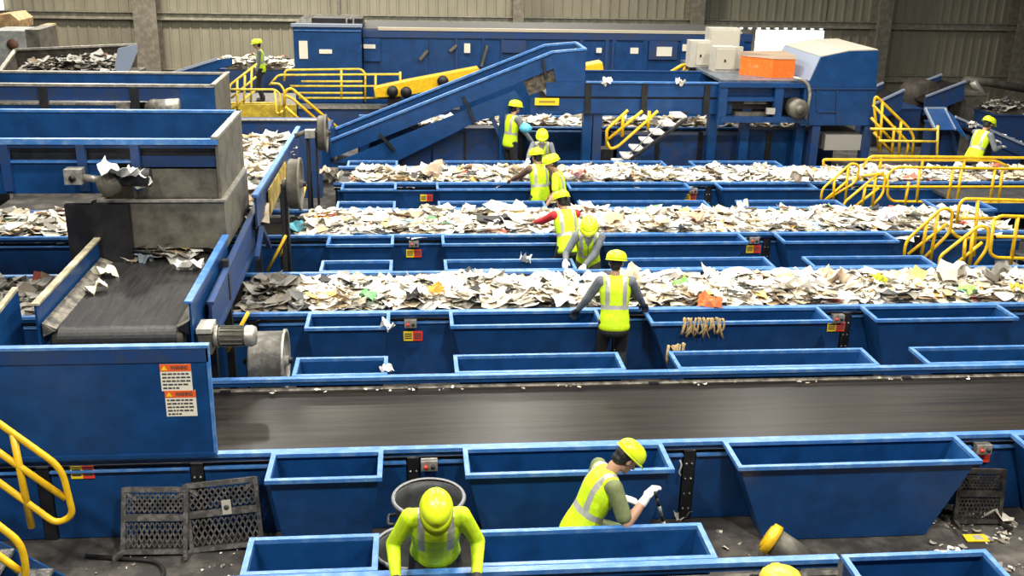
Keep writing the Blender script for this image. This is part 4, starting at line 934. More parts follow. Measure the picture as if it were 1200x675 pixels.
rails('stair_handrail', 'yellow looped stair handrail left of the lower right catwalk, upper one', 'handrail',
      [[(1059, 305), (1061, 283), (1104, 244), (1116, 246), (1114, 272), (1083, 302)], [(1064, 298), (1110, 262)]], 13.9, .027, YEL, [[(1099, 250), (1090, 306)], [(1086, 262), (1080, 298)]], .13)
rails('stair_handrail', 'yellow looped stair handrail left of the lower right catwalk, nearest one', 'handrail',
      [[(1100, 312), (1102, 300), (1148, 264), (1158, 267), (1158, 290), (1142, 312)], [(1122, 308), (1151, 284)]], 13.1, .027, YEL, [[(1131, 279), (1129, 310)], [(1140, 272), (1136, 312)]], .13)
for (y0, y1, x0, z, l) in ((16.3, 17.4, 9.35, .95, 'dark plate deck of the upper right catwalk'), (13.2, 14.2, 9.0, .78, 'dark plate deck of the lower right catwalk')):
    t = thing('catwalk', l, 'catwalk', (x0+2, (y0+y1)/2, FZ))
    b = MB(); b.box(x0, 13, y0, y1, z-.05, z); b.build('deck_plate', mat('catwalk_plate', (.06, .06, .06), .5, metal=.3, var=.3), t)
    b = MB(); b.box(x0, 13, y0-.02, y0, z-.14, z+.01); b.build('toe_board', BLUE, t)
    for k in range(3):
        b = MB(); zz = FZ+(z-FZ)*(k+1)/4; xx = x0-.75+.25*k; b.box(xx, xx+.26, y0+.08, y1-.08, zz-.03, zz); b.build('tread', TREAD, t)
    for x in (x0+.2, 12.5):
        for y in (y0+.05, y1-.05): b = MB(); b.box(x-.04, x+.04, y-.04, y+.04, FZ, z-.05); b.build('leg', DBLUE, t)
# ================================================================ background machines
def pxprism(b, pts, y0, y1):
    P = [aty(u, v, y0) for u, v in pts]; b.prism(P, (0, y1-y0, 0)); return b
# inclined conveyor
Y0, Y1 = 20.5, 21.7
t = thing('inclined_conveyor', 'blue conveyor rising to the right over the sorting belts to a boxed head end', 'conveyor', aty(390, 190, Y0))
L = lambda u: 163+(u-388)*(60-163)/(646-388)     # near top edge line in the tracing
b = MB(); pxprism(b, [(388, 166), (646, 63), (650, 80), (600, 100), (388, 186)], Y0, Y0+.03); b.build('near_beam', BLUE, t)
b = MB(); pxprism(b, [(394, 190), (603, 106), (612, 116), (596, 132), (560, 142), (455, 194)], Y0+.03, Y0+.07); b.build('lower_beam', BLUE, t)
b = MB(); b.beam(aty(388, 164, Y0), aty(648, 60.5, Y0), .09, .04); b.build('near_edge', RIM, t)
pa = aty(388, 164, Y0); pb = aty(648, 60.5, Y0); off = V((0, Y1-Y0, 0))
b = MB(); b.beam(pa+off, pb+off, .09, .04); b.build('far_edge', RIM, t)
b = MB(); b.prism([pa+off+V((0, 0, 0)), pb+off, pb+off-V((0, 0, .4)), pa+off-V((0, 0, .4))], (0, .03, 0)); b.build('far_beam', BLUE, t)
b = MB(); d = V((0, 0, -.16)); b.prism([pa+d+V((0, .08, 0)), pb+d+V((0, .08, 0)), pb+off+d-V((0, .05, 0)), pa+off+d-V((0, .05, 0))], (0, 0, -.03)); b.build('belt', BELT, t)
for (u0, v0, u1, v1) in ((445, 157, 462, 176), (543, 113, 556, 142), (636, 70, 640, 92)):
    b = MB(); b.beam(aty(u0, v0, Y0-.02), aty(u1, v1, Y0-.02), .05, .10, (0, 1, 0)); b.build('splice_bracket', BLACK, t)
b = MB(); pxprism(b, [(646, 62), (686, 58), (685, 97), (652, 98)], Y0-.01, Y0+.02); b.build('head_side', BLUE, t)
b = MB(); pxprism(b, [(646, 62), (686, 58), (685, 97), (652, 98)], Y1-.02, Y1+.01); b.build('head_side', BLUE, t)
e = aty(686, 58, Y0); b = MB(); b.box(e.x-.02, e.x+.02, Y0, Y1, e.z-.7, e.z); b.build('head_end', BLUE, t)
b = MB(); b.beam((e.x, Y0, e.z), (e.x, Y1, e.z), .07, .04); b.beam(aty(646, 61, Y0), aty(686, 57.5, Y0), .07, .04); b.beam(aty(646, 61, Y0)+off, aty(686, 57.5, Y0)+off, .07, .04); b.build('head_edge', RIM, t)
q = aty(634, 92, Y0+.1); b = MB(); b.cyl((q.x, Y0+.1, q.z), (q.x, Y1-.1, q.z), .17, n=20); b.build('tail_pulley', STEEL, t)
b = MB(); pxprism(b, [(612, 92), (652, 72), (656, 98), (620, 112)], Y0+.05, Y0+.1); b.build('dirty_plate', mat('dirty_plate', (.03, .025, .02), .8, col2=(.16, .13, .09), vscale=14, mask=(.4, .7)), t)
for (u0, v0, u1, v1, w) in ((590, 118, 590, 192, .17), (572, 128, 588, 162, .09)):
    b = MB(); b.beam(aty(u0, v0, Y0+.1), aty(u1, v1, Y0+.1)-V((0, 0, .3 if w > .1 else 0)), w, w, (0, 1, 0)); b.build('support_leg', BLUE if w > .1 else DBLUE, t)
b = MB(); pxprism(b, [(355, 158), (386, 152), (388, 192), (455, 196), (355, 196)], Y0+.08, Y1); b.build('tail_box', BLUE, t)
# elevated conveyor
t = thing('elevated_conveyor', 'level blue elevated conveyor between the inclined conveyor head and the tall blue hood', 'conveyor', aty(760, 190, Y0))
za = aty(760, 97, Y0).z
x0 = aty(640, 97, Y0).x; x1 = aty(950, 97, Y0).x; xm = aty(686, 97, Y0).x
zc = aty(760, 113, Y0).z; zd = aty(760, 116, Y0).z; ze = aty(760, 133, Y0).z
b = MB(); b.box(x0, x1, Y0-.06, Y0-.03, zc, za); b.build('upper_side', BLUE, t)
b = MB(); b.box(x0-.3, x1-1.6, Y0-.03, Y0+.0, ze, zd); b.build('lower_side', BLUE, t)
b = MB(); b.box(xm, x1, Y0-.10, Y0-.02, za, za+.03); b.build('near_edge', RIM, t)
b = MB(); b.box(xm, x1, Y1+.02, Y1+.05, zc, za+.05); b.box(xm, x1, Y1, Y1+.08, za+.05, za+.08); b.build('far_side', BLUE, t)
b = MB(); b.box(xm, x1, Y0, Y1, zc+.05, zc+.08); b.build('belt', BELT, t)
b = MB(); b.box(x0, x1, Y0, Y1, ze+.1, zc); b.build('belt_bed', BLACK, t)
for u in (689, 755, 828):
    p = aty(u, 115, Y0-.07); b = MB(); b.box(p.x-.06, p.x+.06, Y0-.09, Y0-.055, ze, za-.02); b.build('splice_bracket', BLACK, t)
for u, vb in ((688, 192), (700, 192), (873, 195), (835, 170), (938, 195)):
    p = aty(u, 140, Y0+.1); b = MB(); b.box(p.x-.09, p.x+.09, Y0+.02, Y0+.2, FZ, ze+.1); b.build('support_leg', BLUE if u != 700 else DBLUE, t)
p0 = aty(627, 115, Y0-.12); p1 = aty(655, 123.5, Y0-.12); s = thing('yellow_sign', 'yellow rectangular sign under the head of the inclined conveyor', 'sign', (p0.x, Y0-.1, p1.z))
b = MB(); b.box(p0.x, p1.x, Y0-.12, Y0-.10, p1.z, p0.z); b.build('sign_plate', LYEL, s)
b = MB(); b.box(p0.x+.08, p1.x-.08, Y0-.124, Y0-.12, (p0.z+p1.z)/2-.02, (p0.z+p1.z)/2+.02); b.build('sign_print', mat('faded_print', (.35, .22, .02), .6), s)
for k, (u, v) in enumerate(((711, 95), (797, 95))): scrap(u, v, za+.06, .2, (.8, .76, .66), 'pale scrap %s the yellow block on the elevated conveyor' % ('just right of' if k == 0 else 'standing far to the right of'), 'paper scrap', 130+k, 'paper_scrap', 1.5)
# drive platform
t = thing('drive_platform', 'blue steel platform frame full of drives under the white cabinets and the orange box', 'platform', aty(895, 150, Y0))
def Bp(u0, v0, u1, v1, ya, yb, nm, m, tt):
    a = aty(u0, v0, ya); c = aty(u1, v1, ya); b = MB(); b.box(a.x, c.x, ya, yb, c.z, a.z); return b.build(nm, m, tt)
for u in (847, 912, 946): Bp(u-2.5, 100, u+2.5, 147, Y0-.25, Y0-.12, 'post', BLUE, t)
Bp(845, 97, 948, 103, Y0-.28, Y0-.1, 'top_beam', BLUE, t); Bp(845, 114, 912, 119, Y0-.22, Y0-.12, 'middle_beam', BLUE, t); Bp(845, 137, 950, 144, Y0-.28, Y0-.1, 'bottom_beam', BLUE, t)
Bp(850, 104, 945, 137, Y0+.1, Y0+.2, 'back_sheet', BLACK, t)
q = aty(845, 95, Y0-.2); q2 = aty(950, 95, Y0-.2); b = MB(); b.box(q.x, q2.x, Y0-.2, 23.6, q.z-.03, q.z+.02); b.build('deck_plate', mat('platform_plate', (.16, .19, .23), .4, metal=.5, var=.3), t)
for (u0, v0, u1, v1) in ((872, 116, 898, 122), (862, 132, 900, 137)): Bp(u0, v0, u1, v1, Y0-.15, Y0+.1, 'roller', STEEL, t)
Bp(899, 127, 908, 134, Y0-.3, Y0-.22, 'isolator', WHITE, t)
q = aty(932, 126, Y0-.2); b = MB(); b.lathe([(0, -.25), (.14, -.25), (.2, -.2), (.2, .1), (.1, .14), (0, .14)], q, 'y', 24); b.lathe([(0, -.33), (.09, -.33), (.09, -.25)], q, 'y', 20); b.build('motor', STEEL, t)
b = MB(); qq = [aty(930, 91, Y0-.3), aty(945, 95, Y0-.3), aty(950, 108, Y0-.3), aty(944, 140, Y0-.3)]; b.tube(fillet(qq, .2), .035, 8); b.build('conduit', LSTEEL, t)
# cabinets on the platform
for (u0, v0, u1, v1, y, l) in ((810, 48, 832, 79, 22.2, 'left pale control cabinet with darker door on the platform'), (832, 33, 864, 80, 23.0, 'tallest pale control cabinet standing behind the other two'), (838, 55, 861, 84, 21.6, 'front right beige control cabinet with a door handle on the platform')):
    a = aty(u0, v0, y); c = aty(u1, v1, y); t = thing('control_cabinet', l, 'cabinet', ((a.x+c.x)/2, y, c.z))
    b = MB(); b.box(a.x, c.x, y, y+.35, c.z, a.z); b.build('cabinet_body', WHITE, t)
    w = c.x-a.x; b = MB(); b.box(a.x+w*.3 if y == 22.2 else a.x+.04, c.x-.03, y-.03, y, c.z+.05, a.z-.04); dr = b.build('door', mat('beige_door', (.48, .45, .36), .5), t)
    b = MB(); b.box(a.x+w*.45, a.x+w*.52, y-.05, y-.03, c.z+(a.z-c.z)*.4, c.z+(a.z-c.z)*.5); b.build('handle', BLACK, dr)
    for s_ in (a.x+.05, c.x-.09):
        b = MB(); b.box(s_, s_+.04, y+.1, y+.3, c.z-.15, c.z); b.build('foot', BLACK, t)
a = aty(863, 55, 21.9); c = aty(869, 80, 21.9); b = MB(); b.box(a.x, c.x, 21.9, 22.0, c.z, a.z); tag(b.build('notice_board', WHITE), 'narrow white upright board right of the beige control cabinet', 'board')
a = aty(880, 65, 20.7); c = aty(930, 92, 20.7)
t = thing('orange_box', 'bright orange metal box with a grey lid on the platform before the daylight opening', 'box', ((a.x+c.x)/2, 21.4, c.z)); zt = aty(905, 65, 20.7).z; zb_ = c.z; xm_ = aty(906, 80, 20.7).x
b = MB(); b.hexa([(xm_, 20.7, zb_), (c.x, 20.7, zb_), (c.x, 21.5, zb_), (a.x-.05, 21.2, zb_)], [(xm_, 20.7, zt-.07), (c.x, 20.7, zt-.07), (c.x, 21.5, zt-.07), (a.x-.05, 21.2, zt-.07)]); b.build('box_body', ORANGE, t)
b = MB(); b.hexa([(xm_, 20.68, zt-.07), (c.x+.02, 20.68, zt-.07), (c.x+.02, 21.52, zt-.07), (a.x-.07, 21.2, zt-.07)], [(xm_, 20.72, zt), (c.x, 20.72, zt), (c.x, 21.5, zt+.02), (a.x-.05, 21.2, zt+.02)]); b.build('lid', mat('box_lid', (.30, .22, .15), .5), t)
# hood
t = thing('conveyor_hood', 'tall blue hood with sloping daylit top at the right end of the elevated conveyor', 'hood', aty(985, 147, Y0))
side = [(949, 147), (949, 95), (962, 67), (995, 60), (1029, 59), (1023, 147)]
P = [aty(u, v, Y0-.3) for u, v in side]; D = V((0, 2.1, 0))
b = MB(); b.prism(P, (0, .03, 0)); b.build('side_sheet', BLUE, t)
b = MB(); b.prism([p+D for p in P], (0, .03, 0)); b.build('side_sheet', BLUE, t)
for i, (nm, m) in enumerate((('front_lower', BLUE), ('front_slope', mat('pale_hood_sheet', (.25, .30, .40), .4)), ('top_slope', mat('daylit_top_sheet', (.40, .38, .32), .45)), ('top_sheet', MATS['daylit_top_sheet']), ('rear_sheet', BLUE))):  # top sheets coloured paler to carry the daylight they reflect
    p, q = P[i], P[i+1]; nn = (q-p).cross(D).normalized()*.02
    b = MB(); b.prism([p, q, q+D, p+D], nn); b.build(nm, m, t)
b = MB()
for (u0, v0, u1, v1) in ((950, 104, 1027, 104), (981, 104, 980, 145), (958, 104, 957, 130), (958, 131, 980, 131)): b.beam(aty(u0, v0, Y0-.315), aty(u1, v1, Y0-.315), .025, .035, (0, 1, 0))
b.build('seam', DBLUE, t)
for u in (955, 1016): 
    p = aty(u, 147, Y0-.2); b = MB(); b.box(p.x-.08, p.x+.08, Y0-.3, Y0-.1, FZ, p.z); b.build('leg', DBLUE, t)
Bp(968, 158, 1012, 176, Y0-.2, Y0+1, 'pale_drum_box', mat('pale_grey_box', (.35, .34, .31), .5), t)
# row under the elevated conveyor
LE = sorting_line(22.4, 23.9, -1.2, 9.6, 'dim blue line with scattered paper under the elevated conveyor', posts=(.1, 2.4, 4.7, 7.2), zr=1.12)
chute(.55, 2.15, 22.4, -1, .17, 'blue chute on the dim line below the inclined conveyor legs', None, zr=1.12); chute(2.45, 3.75, 22.4, -1, .17, 'blue chute on the dim line behind the bare-shouldered helmeted worker and yellow sign', None, zr=1.12)
heap(.2, 9.4, 22.55, 23.75, 1.0, .14, 'scattered paper on the dim line under the elevated conveyor', 101, 900)
t = thing('rear_machine_bank', 'long dark blue machine bank filling the shade under the elevated conveyor', 'machine', (4, 21.6, FZ))
for (u0, u1, v0, v1, m) in ((432, 505, 150, 194, DBLUE), (507, 585, 150, 194, DBLUE), (720, 868, 158, 196, DBLUE), (872, 950, 152, 196, BLUE), (700, 722, 175, 196, BLACK)):
    Bp(u0, v0, u1, v1, 20.95, 21.3, 'panel', m, t)
for u in (470, 545, 770, 820, 900): Bp(u-1, 155, u+1, 194, 20.92, 20.95, 'rib', BLACK, t)
# grating steps with handrails
t = thing('grating_stairs', 'dark stairs with pale bright treads descending left under the elevated conveyor', 'stairs', aty(735, 188, 20))
for (u, v) in ((799, 135), (787, 145), (774, 155), (762, 165), (750, 174), (739, 183), (729, 191)):
    p = aty(u, v+2, 19.75); b = MB(); b.box(p.x-.13, p.x+.10, 19.75, 20.25, p.z-.02, p.z+.02); b.build('tread', mat('pale_tread', (.75, .73, .68), .6), t)
for y, dv in ((19.7, 9), (20.28, 1)):
    b = MB(); b.beam(aty(722, 190+dv, y), aty(805, 130+dv, y), .04, .12, (0, 1, 0)); b.build('stringer', BLACK, t)
rails('stair_handrail', 'three slanting yellow handrails left of the pale-treaded stairs', 'handrail', [[(711, 172), (711, 152), (736, 129)], [(713, 163), (753, 130)], [(711, 166), (715, 175), (724, 172), (771, 130)]], 19.7, .035, YEL, [[(730, 134), (729, 160)], [(761, 130), (759, 152)]], .06)
rails('brace_rods', 'grey diagonal brace rods right of the yellow stair handrails', 'brace', [[(738, 181), (788, 131)]], 19.5, .014, LSTEEL, ())
# big bin at the back
t = thing('baler_housing', 'long tall blue steel housing with pale roof edge along the back wall', 'machine housing', aty(650, 90, 28))
Yb = 28.0
a = aty(425, 35, Yb); c = aty(882, 38, Yb); zt = a.z
b = MB(); b.box(a.x, c.x, Yb, Yb+2.5, -2.9, zt); b.build('housing', BLUE, t)
b = MB(); b.box(a.x, c.x, Yb+.1, Yb+2.5, zt, zt+.03); rs = b.build('roof_sheet', mat('dark_roof', (.07, .07, .07), .7), t); b = MB(); b.box(a.x+.4, c.x-.3, Yb-.05, Yb+.12, zt, zt+.07); b.build('roof_edge', mat('pale_roof', (.50, .45, .34), .5), rs)
b = MB(); b.box(a.x, c.x, Yb-.06, Yb, zt-.18, zt-.02); b.build('top_channel', DBLUE, t)
for u in (445, 504, 535, 566, 588, 681, 711, 719, 756, 800, 868):
    Bp(u-1, 40, u+1, 90, Yb-.05, Yb, 'rib', DBLUE if u % 2 else BLUE, t)
for (u0, v0, u1, v1, nm) in ((721, 50, 752, 88, 'door'), (761, 48, 793, 70, 'hatch'), (588, 47, 616, 62, 'hatch'), (426, 45, 446, 72, 'door')): Bp(u0, v0, u1, v1, Yb-.09, Yb-.04, nm, BLUE if nm == 'door' else DBLUE, t)
for (u0, v0, u1, v1) in ((770, 55, 787, 66), (739, 56, 748, 63), (544, 51, 551, 62), (426, 52, 440, 57), (800, 52, 810, 60), (699, 56, 705, 62)): Bp(u0, v0, u1, v1, Yb-.12, Yb-.09, 'notice', LPAP, t)
for (u0, v0, u1, v1) in ((527, 60, 535, 53), (564, 78, 571, 53), (492, 70, 501, 59)):
    b = MB(); b.beam(aty(u0, v0, Yb-.1), aty(u1, v1, Yb-.1), .07, .07, (0, 1, 0)); b.build('lever', STEEL, t)
t = thing('control_room', 'square blue steel cubicle joined to the left end of the long housing', 'cubicle', aty(383, 80, 27.4))
a = aty(343, 31, 27.4); c = aty(424, 84, 27.4)
b = MB(); b.box(a.x, c.x, 27.4, 29.8, -2.9, a.z); b.build('cubicle_body', BLUE, t)
b = MB(); b.box(a.x, c.x, 27.5, 29.8, a.z, a.z+.03); b.build('roof_sheet', MATS['dark_roof'], t); b = MB(); b.box(a.x-.04, c.x+.04, 27.34, 27.5, a.z, a.z+.07); b.build('roof_edge', MATS['pale_hood_sheet'], t)
Bp(344, 35, 423, 37, 27.36, 27.4, 'seam', RIM, t); Bp(350, 48, 361, 69, 27.36, 27.4, 'notice', LPAP, t); Bp(374, 58, 389, 63, 27.36, 27.4, 'nameplate', LPAP, t)
for u in (352, 406):
    b = MB()
    for k in range(3): b.beam(aty(u+k*4, 22, 27.9), aty(u+6+k*4, 18, 27.9), .05, .05)
    for k in (0, 2): p = aty(u+k*4, 21, 27.9); b.box(p.x-.02, p.x+.02, 27.88, 27.92, a.z+.05, p.z)
    tag(b.build('roof_fitting', LSTEEL), 'pale slatted fitting on the %s of the blue cubicle roof' % ('left' if u < 400 else 'right'), 'fitting')
b = MB(); Bp(365, 21, 425, 28, 28.2, 29.0, 'roof_unit', BLACK, t)
# yellow things before the housing
t = thing('yellow_boom', 'thick yellow machine boom lying between the guardrail and the inclined conveyor', 'machine boom', aty(500, 115, 26))
b = MB(); b.prism([aty(u, v, 26) for u, v in ((438, 104), (470, 97), (560, 80), (565, 86), (545, 98), (470, 113), (440, 114))], (0, .5, 0)); b.build('boom', YEL, t); b = MB(); b.box(-.6, -.3, 26.1, 26.4, -3, aty(470, 110, 26).z); b.build('pedestal', BLACK, t)
for (u, v) in ((460, 107), (476, 108), (519, 95)):
    b = MB(); p = aty(u, v, 25.98); b.lathe([(0, -.08), (.14, -.08), (.14, .02)], p, 'y', 14); b.build('pivot', BLACK, t)
t = thing('yellow_block', 'bright yellow box-shaped block right of the inclined conveyor head', 'machine part', aty(698, 87, 24))
b = MB(); b.prism([aty(u, v, 24) for u, v in ((686, 77), (706, 73), (708, 87), (686, 88))], (0, .5, 0)); b.build('block', YEL, t); q = aty(697, 88, 24); b = MB(); b.box(q.x-.15, q.x+.15, 24.1, 24.4, -3, q.z); b.build('pedestal', BLACK, t)
rails('yellow_tube_barrier', 'low yellow tubular frame left of the white control cabinets', 'frame', [[(782, 87), (800, 76), (808, 76)], [(778, 88), (820, 81)], [(790, 86), (818, 84)], [(800, 88), (803, 77)]], 22.6, .045, YEL)
# left guardrails
rails('platform_guardrail', 'long multi-bar yellow guardrail before the blue cubicle', 'handrail', [[(333, 95), (334, 82), (423, 81), (428, 86), (428, 119)], [(316, 100), (326, 88), (470, 87)], [(353, 95.5), (425, 95.5)], [(340, 101), (470, 101)], [(350, 109), (425, 109)], [(350, 115), (470, 115)]], 26.6, .032, YELF, [[(469, 84), (469, 118)], [(400, 82), (400, 115)], [(440, 87), (440, 116)]])
rails('stair_handrail', 'yellow stair handrails climbing right towards the far left worker', 'handrail', [[(269, 112), (269, 100), (301, 75)], [(271, 115), (300, 90)], [(268, 131), (299, 106)], [(256, 134), (270, 121), (322, 121)]], 25.5, .03, YELF, [[(278, 94), (278, 132)], [(287, 88), (286, 122)], [(295, 80), (294, 120)]])
rails('stair_handrail', 'curled yellow handrail ends right of the far left worker on the catwalk', 'handrail', [[(268, 105), (322, 105), (328, 110), (328, 136)], [(318, 98), (328, 98), (334, 108), (333, 138)], [(322, 106), (324, 134), (332, 130)]], 25.0, .032, YELF)
rails('stair_handrail', 'bright yellow handrails running down right to the thin grey wheel', 'handrail', [[(333, 125), (334, 107), (341, 103), (396, 150)], [(334, 112), (342, 115), (372, 141)], [(334, 125), (352, 141)]], 23.5, .038, YEL)
t = thing('far_catwalk', 'raised catwalk under the far left worker with a pale edge beam', 'catwalk', (-3.5, 30, -3))
p = aty(308, 118, 31); a = aty(235, 122, 30.2); c = aty(330, 122, 30.2)
b = MB(); b.box(-7.5, -2.9, 30.2, 32.5, p.z-.08, p.z); b.build('deck_plate', TREAD, t)
b = MB(); b.box(-7.5, -2.9, 30.15, 30.2, p.z-.4, p.z+.02); b.build('edge_beam', YELF, t)
for x in (-7, -3.2):
    b = MB(); b.box(x-.08, x+.08, 30.3, 30.46, -3, p.z-.08); b.build('leg', DBLUE, t)
a = aty(350, 124, 26.8); c = aty(470, 124, 26.8)
t = thing('platform_edge', 'pale-topped blue deck beam below the long yellow guardrail', 'platform edge', ((a.x+c.x)/2, 26.8, -3))
b = MB(); b.box(a.x, c.x+1.5, 26.7, 27.0, a.z-.06, a.z+.03); b.build('beam_top', LSTEEL, t); b = MB(); b.box(a.x, c.x+1.5, 26.75, 26.85, a.z-1.0, a.z-.06); b.build('beam_web', DBLUE, t)
for x in (a.x+.3, c.x+1.2): b = MB(); b.box(x-.1, x+.1, 26.8, 27.0, -3, a.z-.06); b.build('leg', DBLUE, t)
# blue box behind feed conveyor
t = thing('blue_machine_box', 'plain blue machine side with a pale top edge behind the feed conveyor', 'machine', (-2.9, 20, FZ))
a = aty(222, 141, 19.6); c = aty(376, 196, 19.6)
b = MB(); b.box(a.x, c.x, 19.6, 19.95, FZ, a.z); b.build('machine_body', DBLUE, t); b = MB(); b.box(a.x, c.x, 19.56, 19.64, a.z, a.z+.025); b.build('top_edge', LSTEEL, t)
# second and third troughs at the upper left
t = thing('rear_trough_conveyor', 'second blue trough conveyor at upper left, behind the nearer overhead trough', 'conveyor', (-5, 16.6, FZ))
Ya, Yz = 16.2, 17.5; a = aty(251, 100, Ya); zt = a.z; xe = a.x
b = MB(); b.box(-10, xe, Ya-.03, Ya+.05, zt-.03, zt+.01); b.box(-10, xe, Yz-.03, Yz+.05, zt-.01, zt+.02); b.prism([(xe-.05, Ya-.03, zt), (xe+.02, Ya-.03, zt), (xe+.02, Yz+.05, zt+.01), (xe-.05, Yz+.05, zt+.01)], (0, 0, .02)); b.build('rail_edge', LSTEEL, t)
b = MB(); b.box(-10, xe, Yz-.02, Yz+.02, zt-.4, zt); b.build('far_wall', BLUE, t)
z1 = aty(251, 119, Ya).z; z2 = aty(251, 124, Ya).z; z3 = aty(251, 134, Ya).z; xr = aty(211, 110, Ya).x
b = MB(); b.box(-10, xr, Ya, Ya+.04, z1, zt-.03); b.build('near_wall', DBLUE, t)
b = MB(); b.box(-10, xr-.8, Ya+.02, Ya+.06, z3-.3, z2); b.build('lower_panel', BLUE, t)
b = MB(); b.box(-10, xr-.8, Ya-.0, Ya+.07, z2, z2+.03); b.build('lower_edge', DUST, t)
b = MB(); b.box(xr, xe, Ya-.01, Ya+.03, z3-.3, zt-.03); b.build('end_panel', BLUE, t)
b = MB(); b.box(xe-.02, xe+.01, Ya, Yz, z3-.3, zt); b.build('end_plate', STEEL, t)
b = MB(); b.box(-10, xe-.05, Ya+.1, Yz-.1, zt-.32, zt-.28); b.build('belt', BELT, t)
b = MB(); b.box(-10, xe-.05, Ya+.3, Yz-.3, z3-.6, zt-.34); b.build('belt_bed', BLACK, t)
for u in (50, 157): p = aty(u, 110, Ya-.02); b = MB(); b.box(p.x-.06, p.x+.06, Ya-.04, Ya+.04, z3-.3, zt-.03); b.build('post', BLACK, t)
for x in (-7.4, -3.4):
    b = MB(); b.box(x-.06, x+.06, Ya+.2, Ya+.32, FZ, zt-.5); b.build('leg', BLACK, t)
p = aty(193, 125, Ya-.15); t = thing('gear_motor', 'dusty beige gear motor hanging on the second trough conveyor at upper left', 'motor', (p.x, Ya-.15, p.z-.12))
b = MB(); b.cyl((p.x-.12, Ya-.15, p.z), (p.x+.22, Ya-.15, p.z+.02), .11, n=16); b.build('motor_body', LSTEEL, t)
b = MB(); b.cyl((p.x-.16, Ya-.2, p.z-.02), (p.x-.16, Ya-.05, p.z-.02), .13, n=16); b.build('gearbox', STEEL, t)
p = aty(145, 129, Ya-.05); b = MB(); b.box(p.x-.09, p.x+.09, Ya-.12, Ya+.0, p.z-.13, p.z+.12); b.lathe([(0, -.02), (.03, -.02), (.03, 0)], (p.x, Ya-.13, p.z), 'y', 10); tag(b.build('bearing_block', DUST), 'square beige bearing block left of the gear motor on the second trough', 'bearing block')
t = thing('receiving_hopper', 'dark steel receiving hopper with rubbish inside at the far upper left', 'hopper', (-7.5, 22, -3))
b = MB(); b.prism([aty(u, v, 22.8) for u, v in ((18, 58), (160, 52), (160, 92), (18, 96))], (0, .06, 0)); b.build('rear_wall', mat('rusty_dark_steel', (.05, .04, .03), .7, var=.4), t)
A = aty(18, 60, 22.8); B = aty(7, 93, 21.4); b = MB(); b.prism([A, A-V((0, 0, .8)), V((A.x, 21.2, A.z-1.0)), V((A.x, 21.2, A.z-.5))], (-.06, 0, 0)); b.build('side_wall', STEEL, t)
b = MB(); b.beam(A+V((0, 0, .02)), V((A.x, 21.2, A.z-.48)), .08, .04); b.beam(aty(18, 58, 22.75), aty(160, 52, 22.75), .06, .04); b.build('edge', LSTEEL, t)
A = aty(138, 56, 21.8); b = MB(); b.prism([aty(u, v, 21.6) for u, v in ((133, 88), (138, 57), (160, 52), (160, 62), (150, 88))], (0, .06, 0)); b.build('side_wall', MATS['pale_hood_sheet'], t)
b = MB(); b.box(aty(10, 80, 21.4).x, aty(150, 80, 21.4).x, 21.2, 22.8, .4, aty(70, 89, 21.4).z); b.build('hopper_floor', STEEL, t)
for x in (-8.3, -5.9):
    b = MB(); b.box(x-.08, x+.08, 21.3, 21.46, -3, .4); b.build('leg', BLACK, t)
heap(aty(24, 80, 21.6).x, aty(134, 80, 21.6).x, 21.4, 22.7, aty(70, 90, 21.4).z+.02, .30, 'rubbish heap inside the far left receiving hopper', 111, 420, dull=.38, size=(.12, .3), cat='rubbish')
a = aty(-12, 36, 24); c = aty(50, 75, 24); t = thing('grey_machine_box', 'dusty grey machine box at the extreme upper left corner', 'machine', ((a.x+c.x)/2, 24, -3))
b = MB(); b.box(a.x, aty(31, 50, 24).x, 24, 25, -3, a.z); b.build('machine_body', mat('dusty_grey', (.27, .28, .27), .6, var=.2), t); b = MB(); b.box(aty(31, 50, 24).x, c.x, 24, 25.2, -3, a.z+.03); b.build('dark_side', STEEL, t); b = MB(); p = aty(15, 52, 23.99); b.lathe([(0, -.02), (.12, -.02), (.12, 0)], p, 'y', 14); b.build('port', mat('port_rust', (.12, .05, .03), .7), t)
b = MB(); b.prism([aty(u, v, 26) for u, v in ((-8, 34), (-8, 18), (12, 16), (22, 24), (22, 34))], (0, 1, 0)); b.box(-8.8, -8.6, 26.2, 26.8, -3, aty(0, 30, 26).z); tag(b.build('tan_hopper_box', mat('rust_tan', (.42, .27, .13), .7, var=.3)), 'tan rusty box above the grey machine in the upper left corner', 'box')
b = MB(); b.prism([aty(u, v, WY+.3-.45) for u, v in ((-6, -6), (3, -6), (4, 14), (-6, 16))], (0, .02, 0)); struct(b.build('window_3', mat('daylight_pane', (1, 1, 1), .5, emit=(.95, .97, 1, 4))))
# inclined chute behind the second trough
t = thing('rear_incline', 'dim blue inclined trough behind the second trough conveyor', 'conveyor', aty(240, 85, 24))
b = MB(); b.prism([aty(u, v, 24) for u, v in ((203, 86), (255, 70), (272, 68), (272, 76), (235, 87))], (0, .05, 0)); b.build('side_beam', BLUE, t); b = MB(); b.beam(aty(203, 85, 24.9), aty(255, 69, 24.9), .06, .05); b.beam(aty(203, 85, 24), aty(255, 69, 24), .06, .05); b.build('beam_edge', MATS['pale_hood_sheet'], t)
for u in (225, 262): p = aty(u, 80, 24.4); b = MB(); b.box(p.x-.07, p.x+.07, 24.3, 24.45, -3, p.z); b.build('leg', DBLUE, t)
a = aty(262, 82, 28); c = aty(342, 82, 28)
t = thing('rear_sorting_belt', 'dark distant belt with paper behind the far left worker', 'conveyor', ((a.x+c.x)/2, 33, -3)); a = aty(240, 82, 33); c = aty(345, 82, 33)
b = MB(); b.box(a.x, c.x, 33, 34.5, a.z-1.4, a.z); b.build('conveyor_body', DBLUE, t)
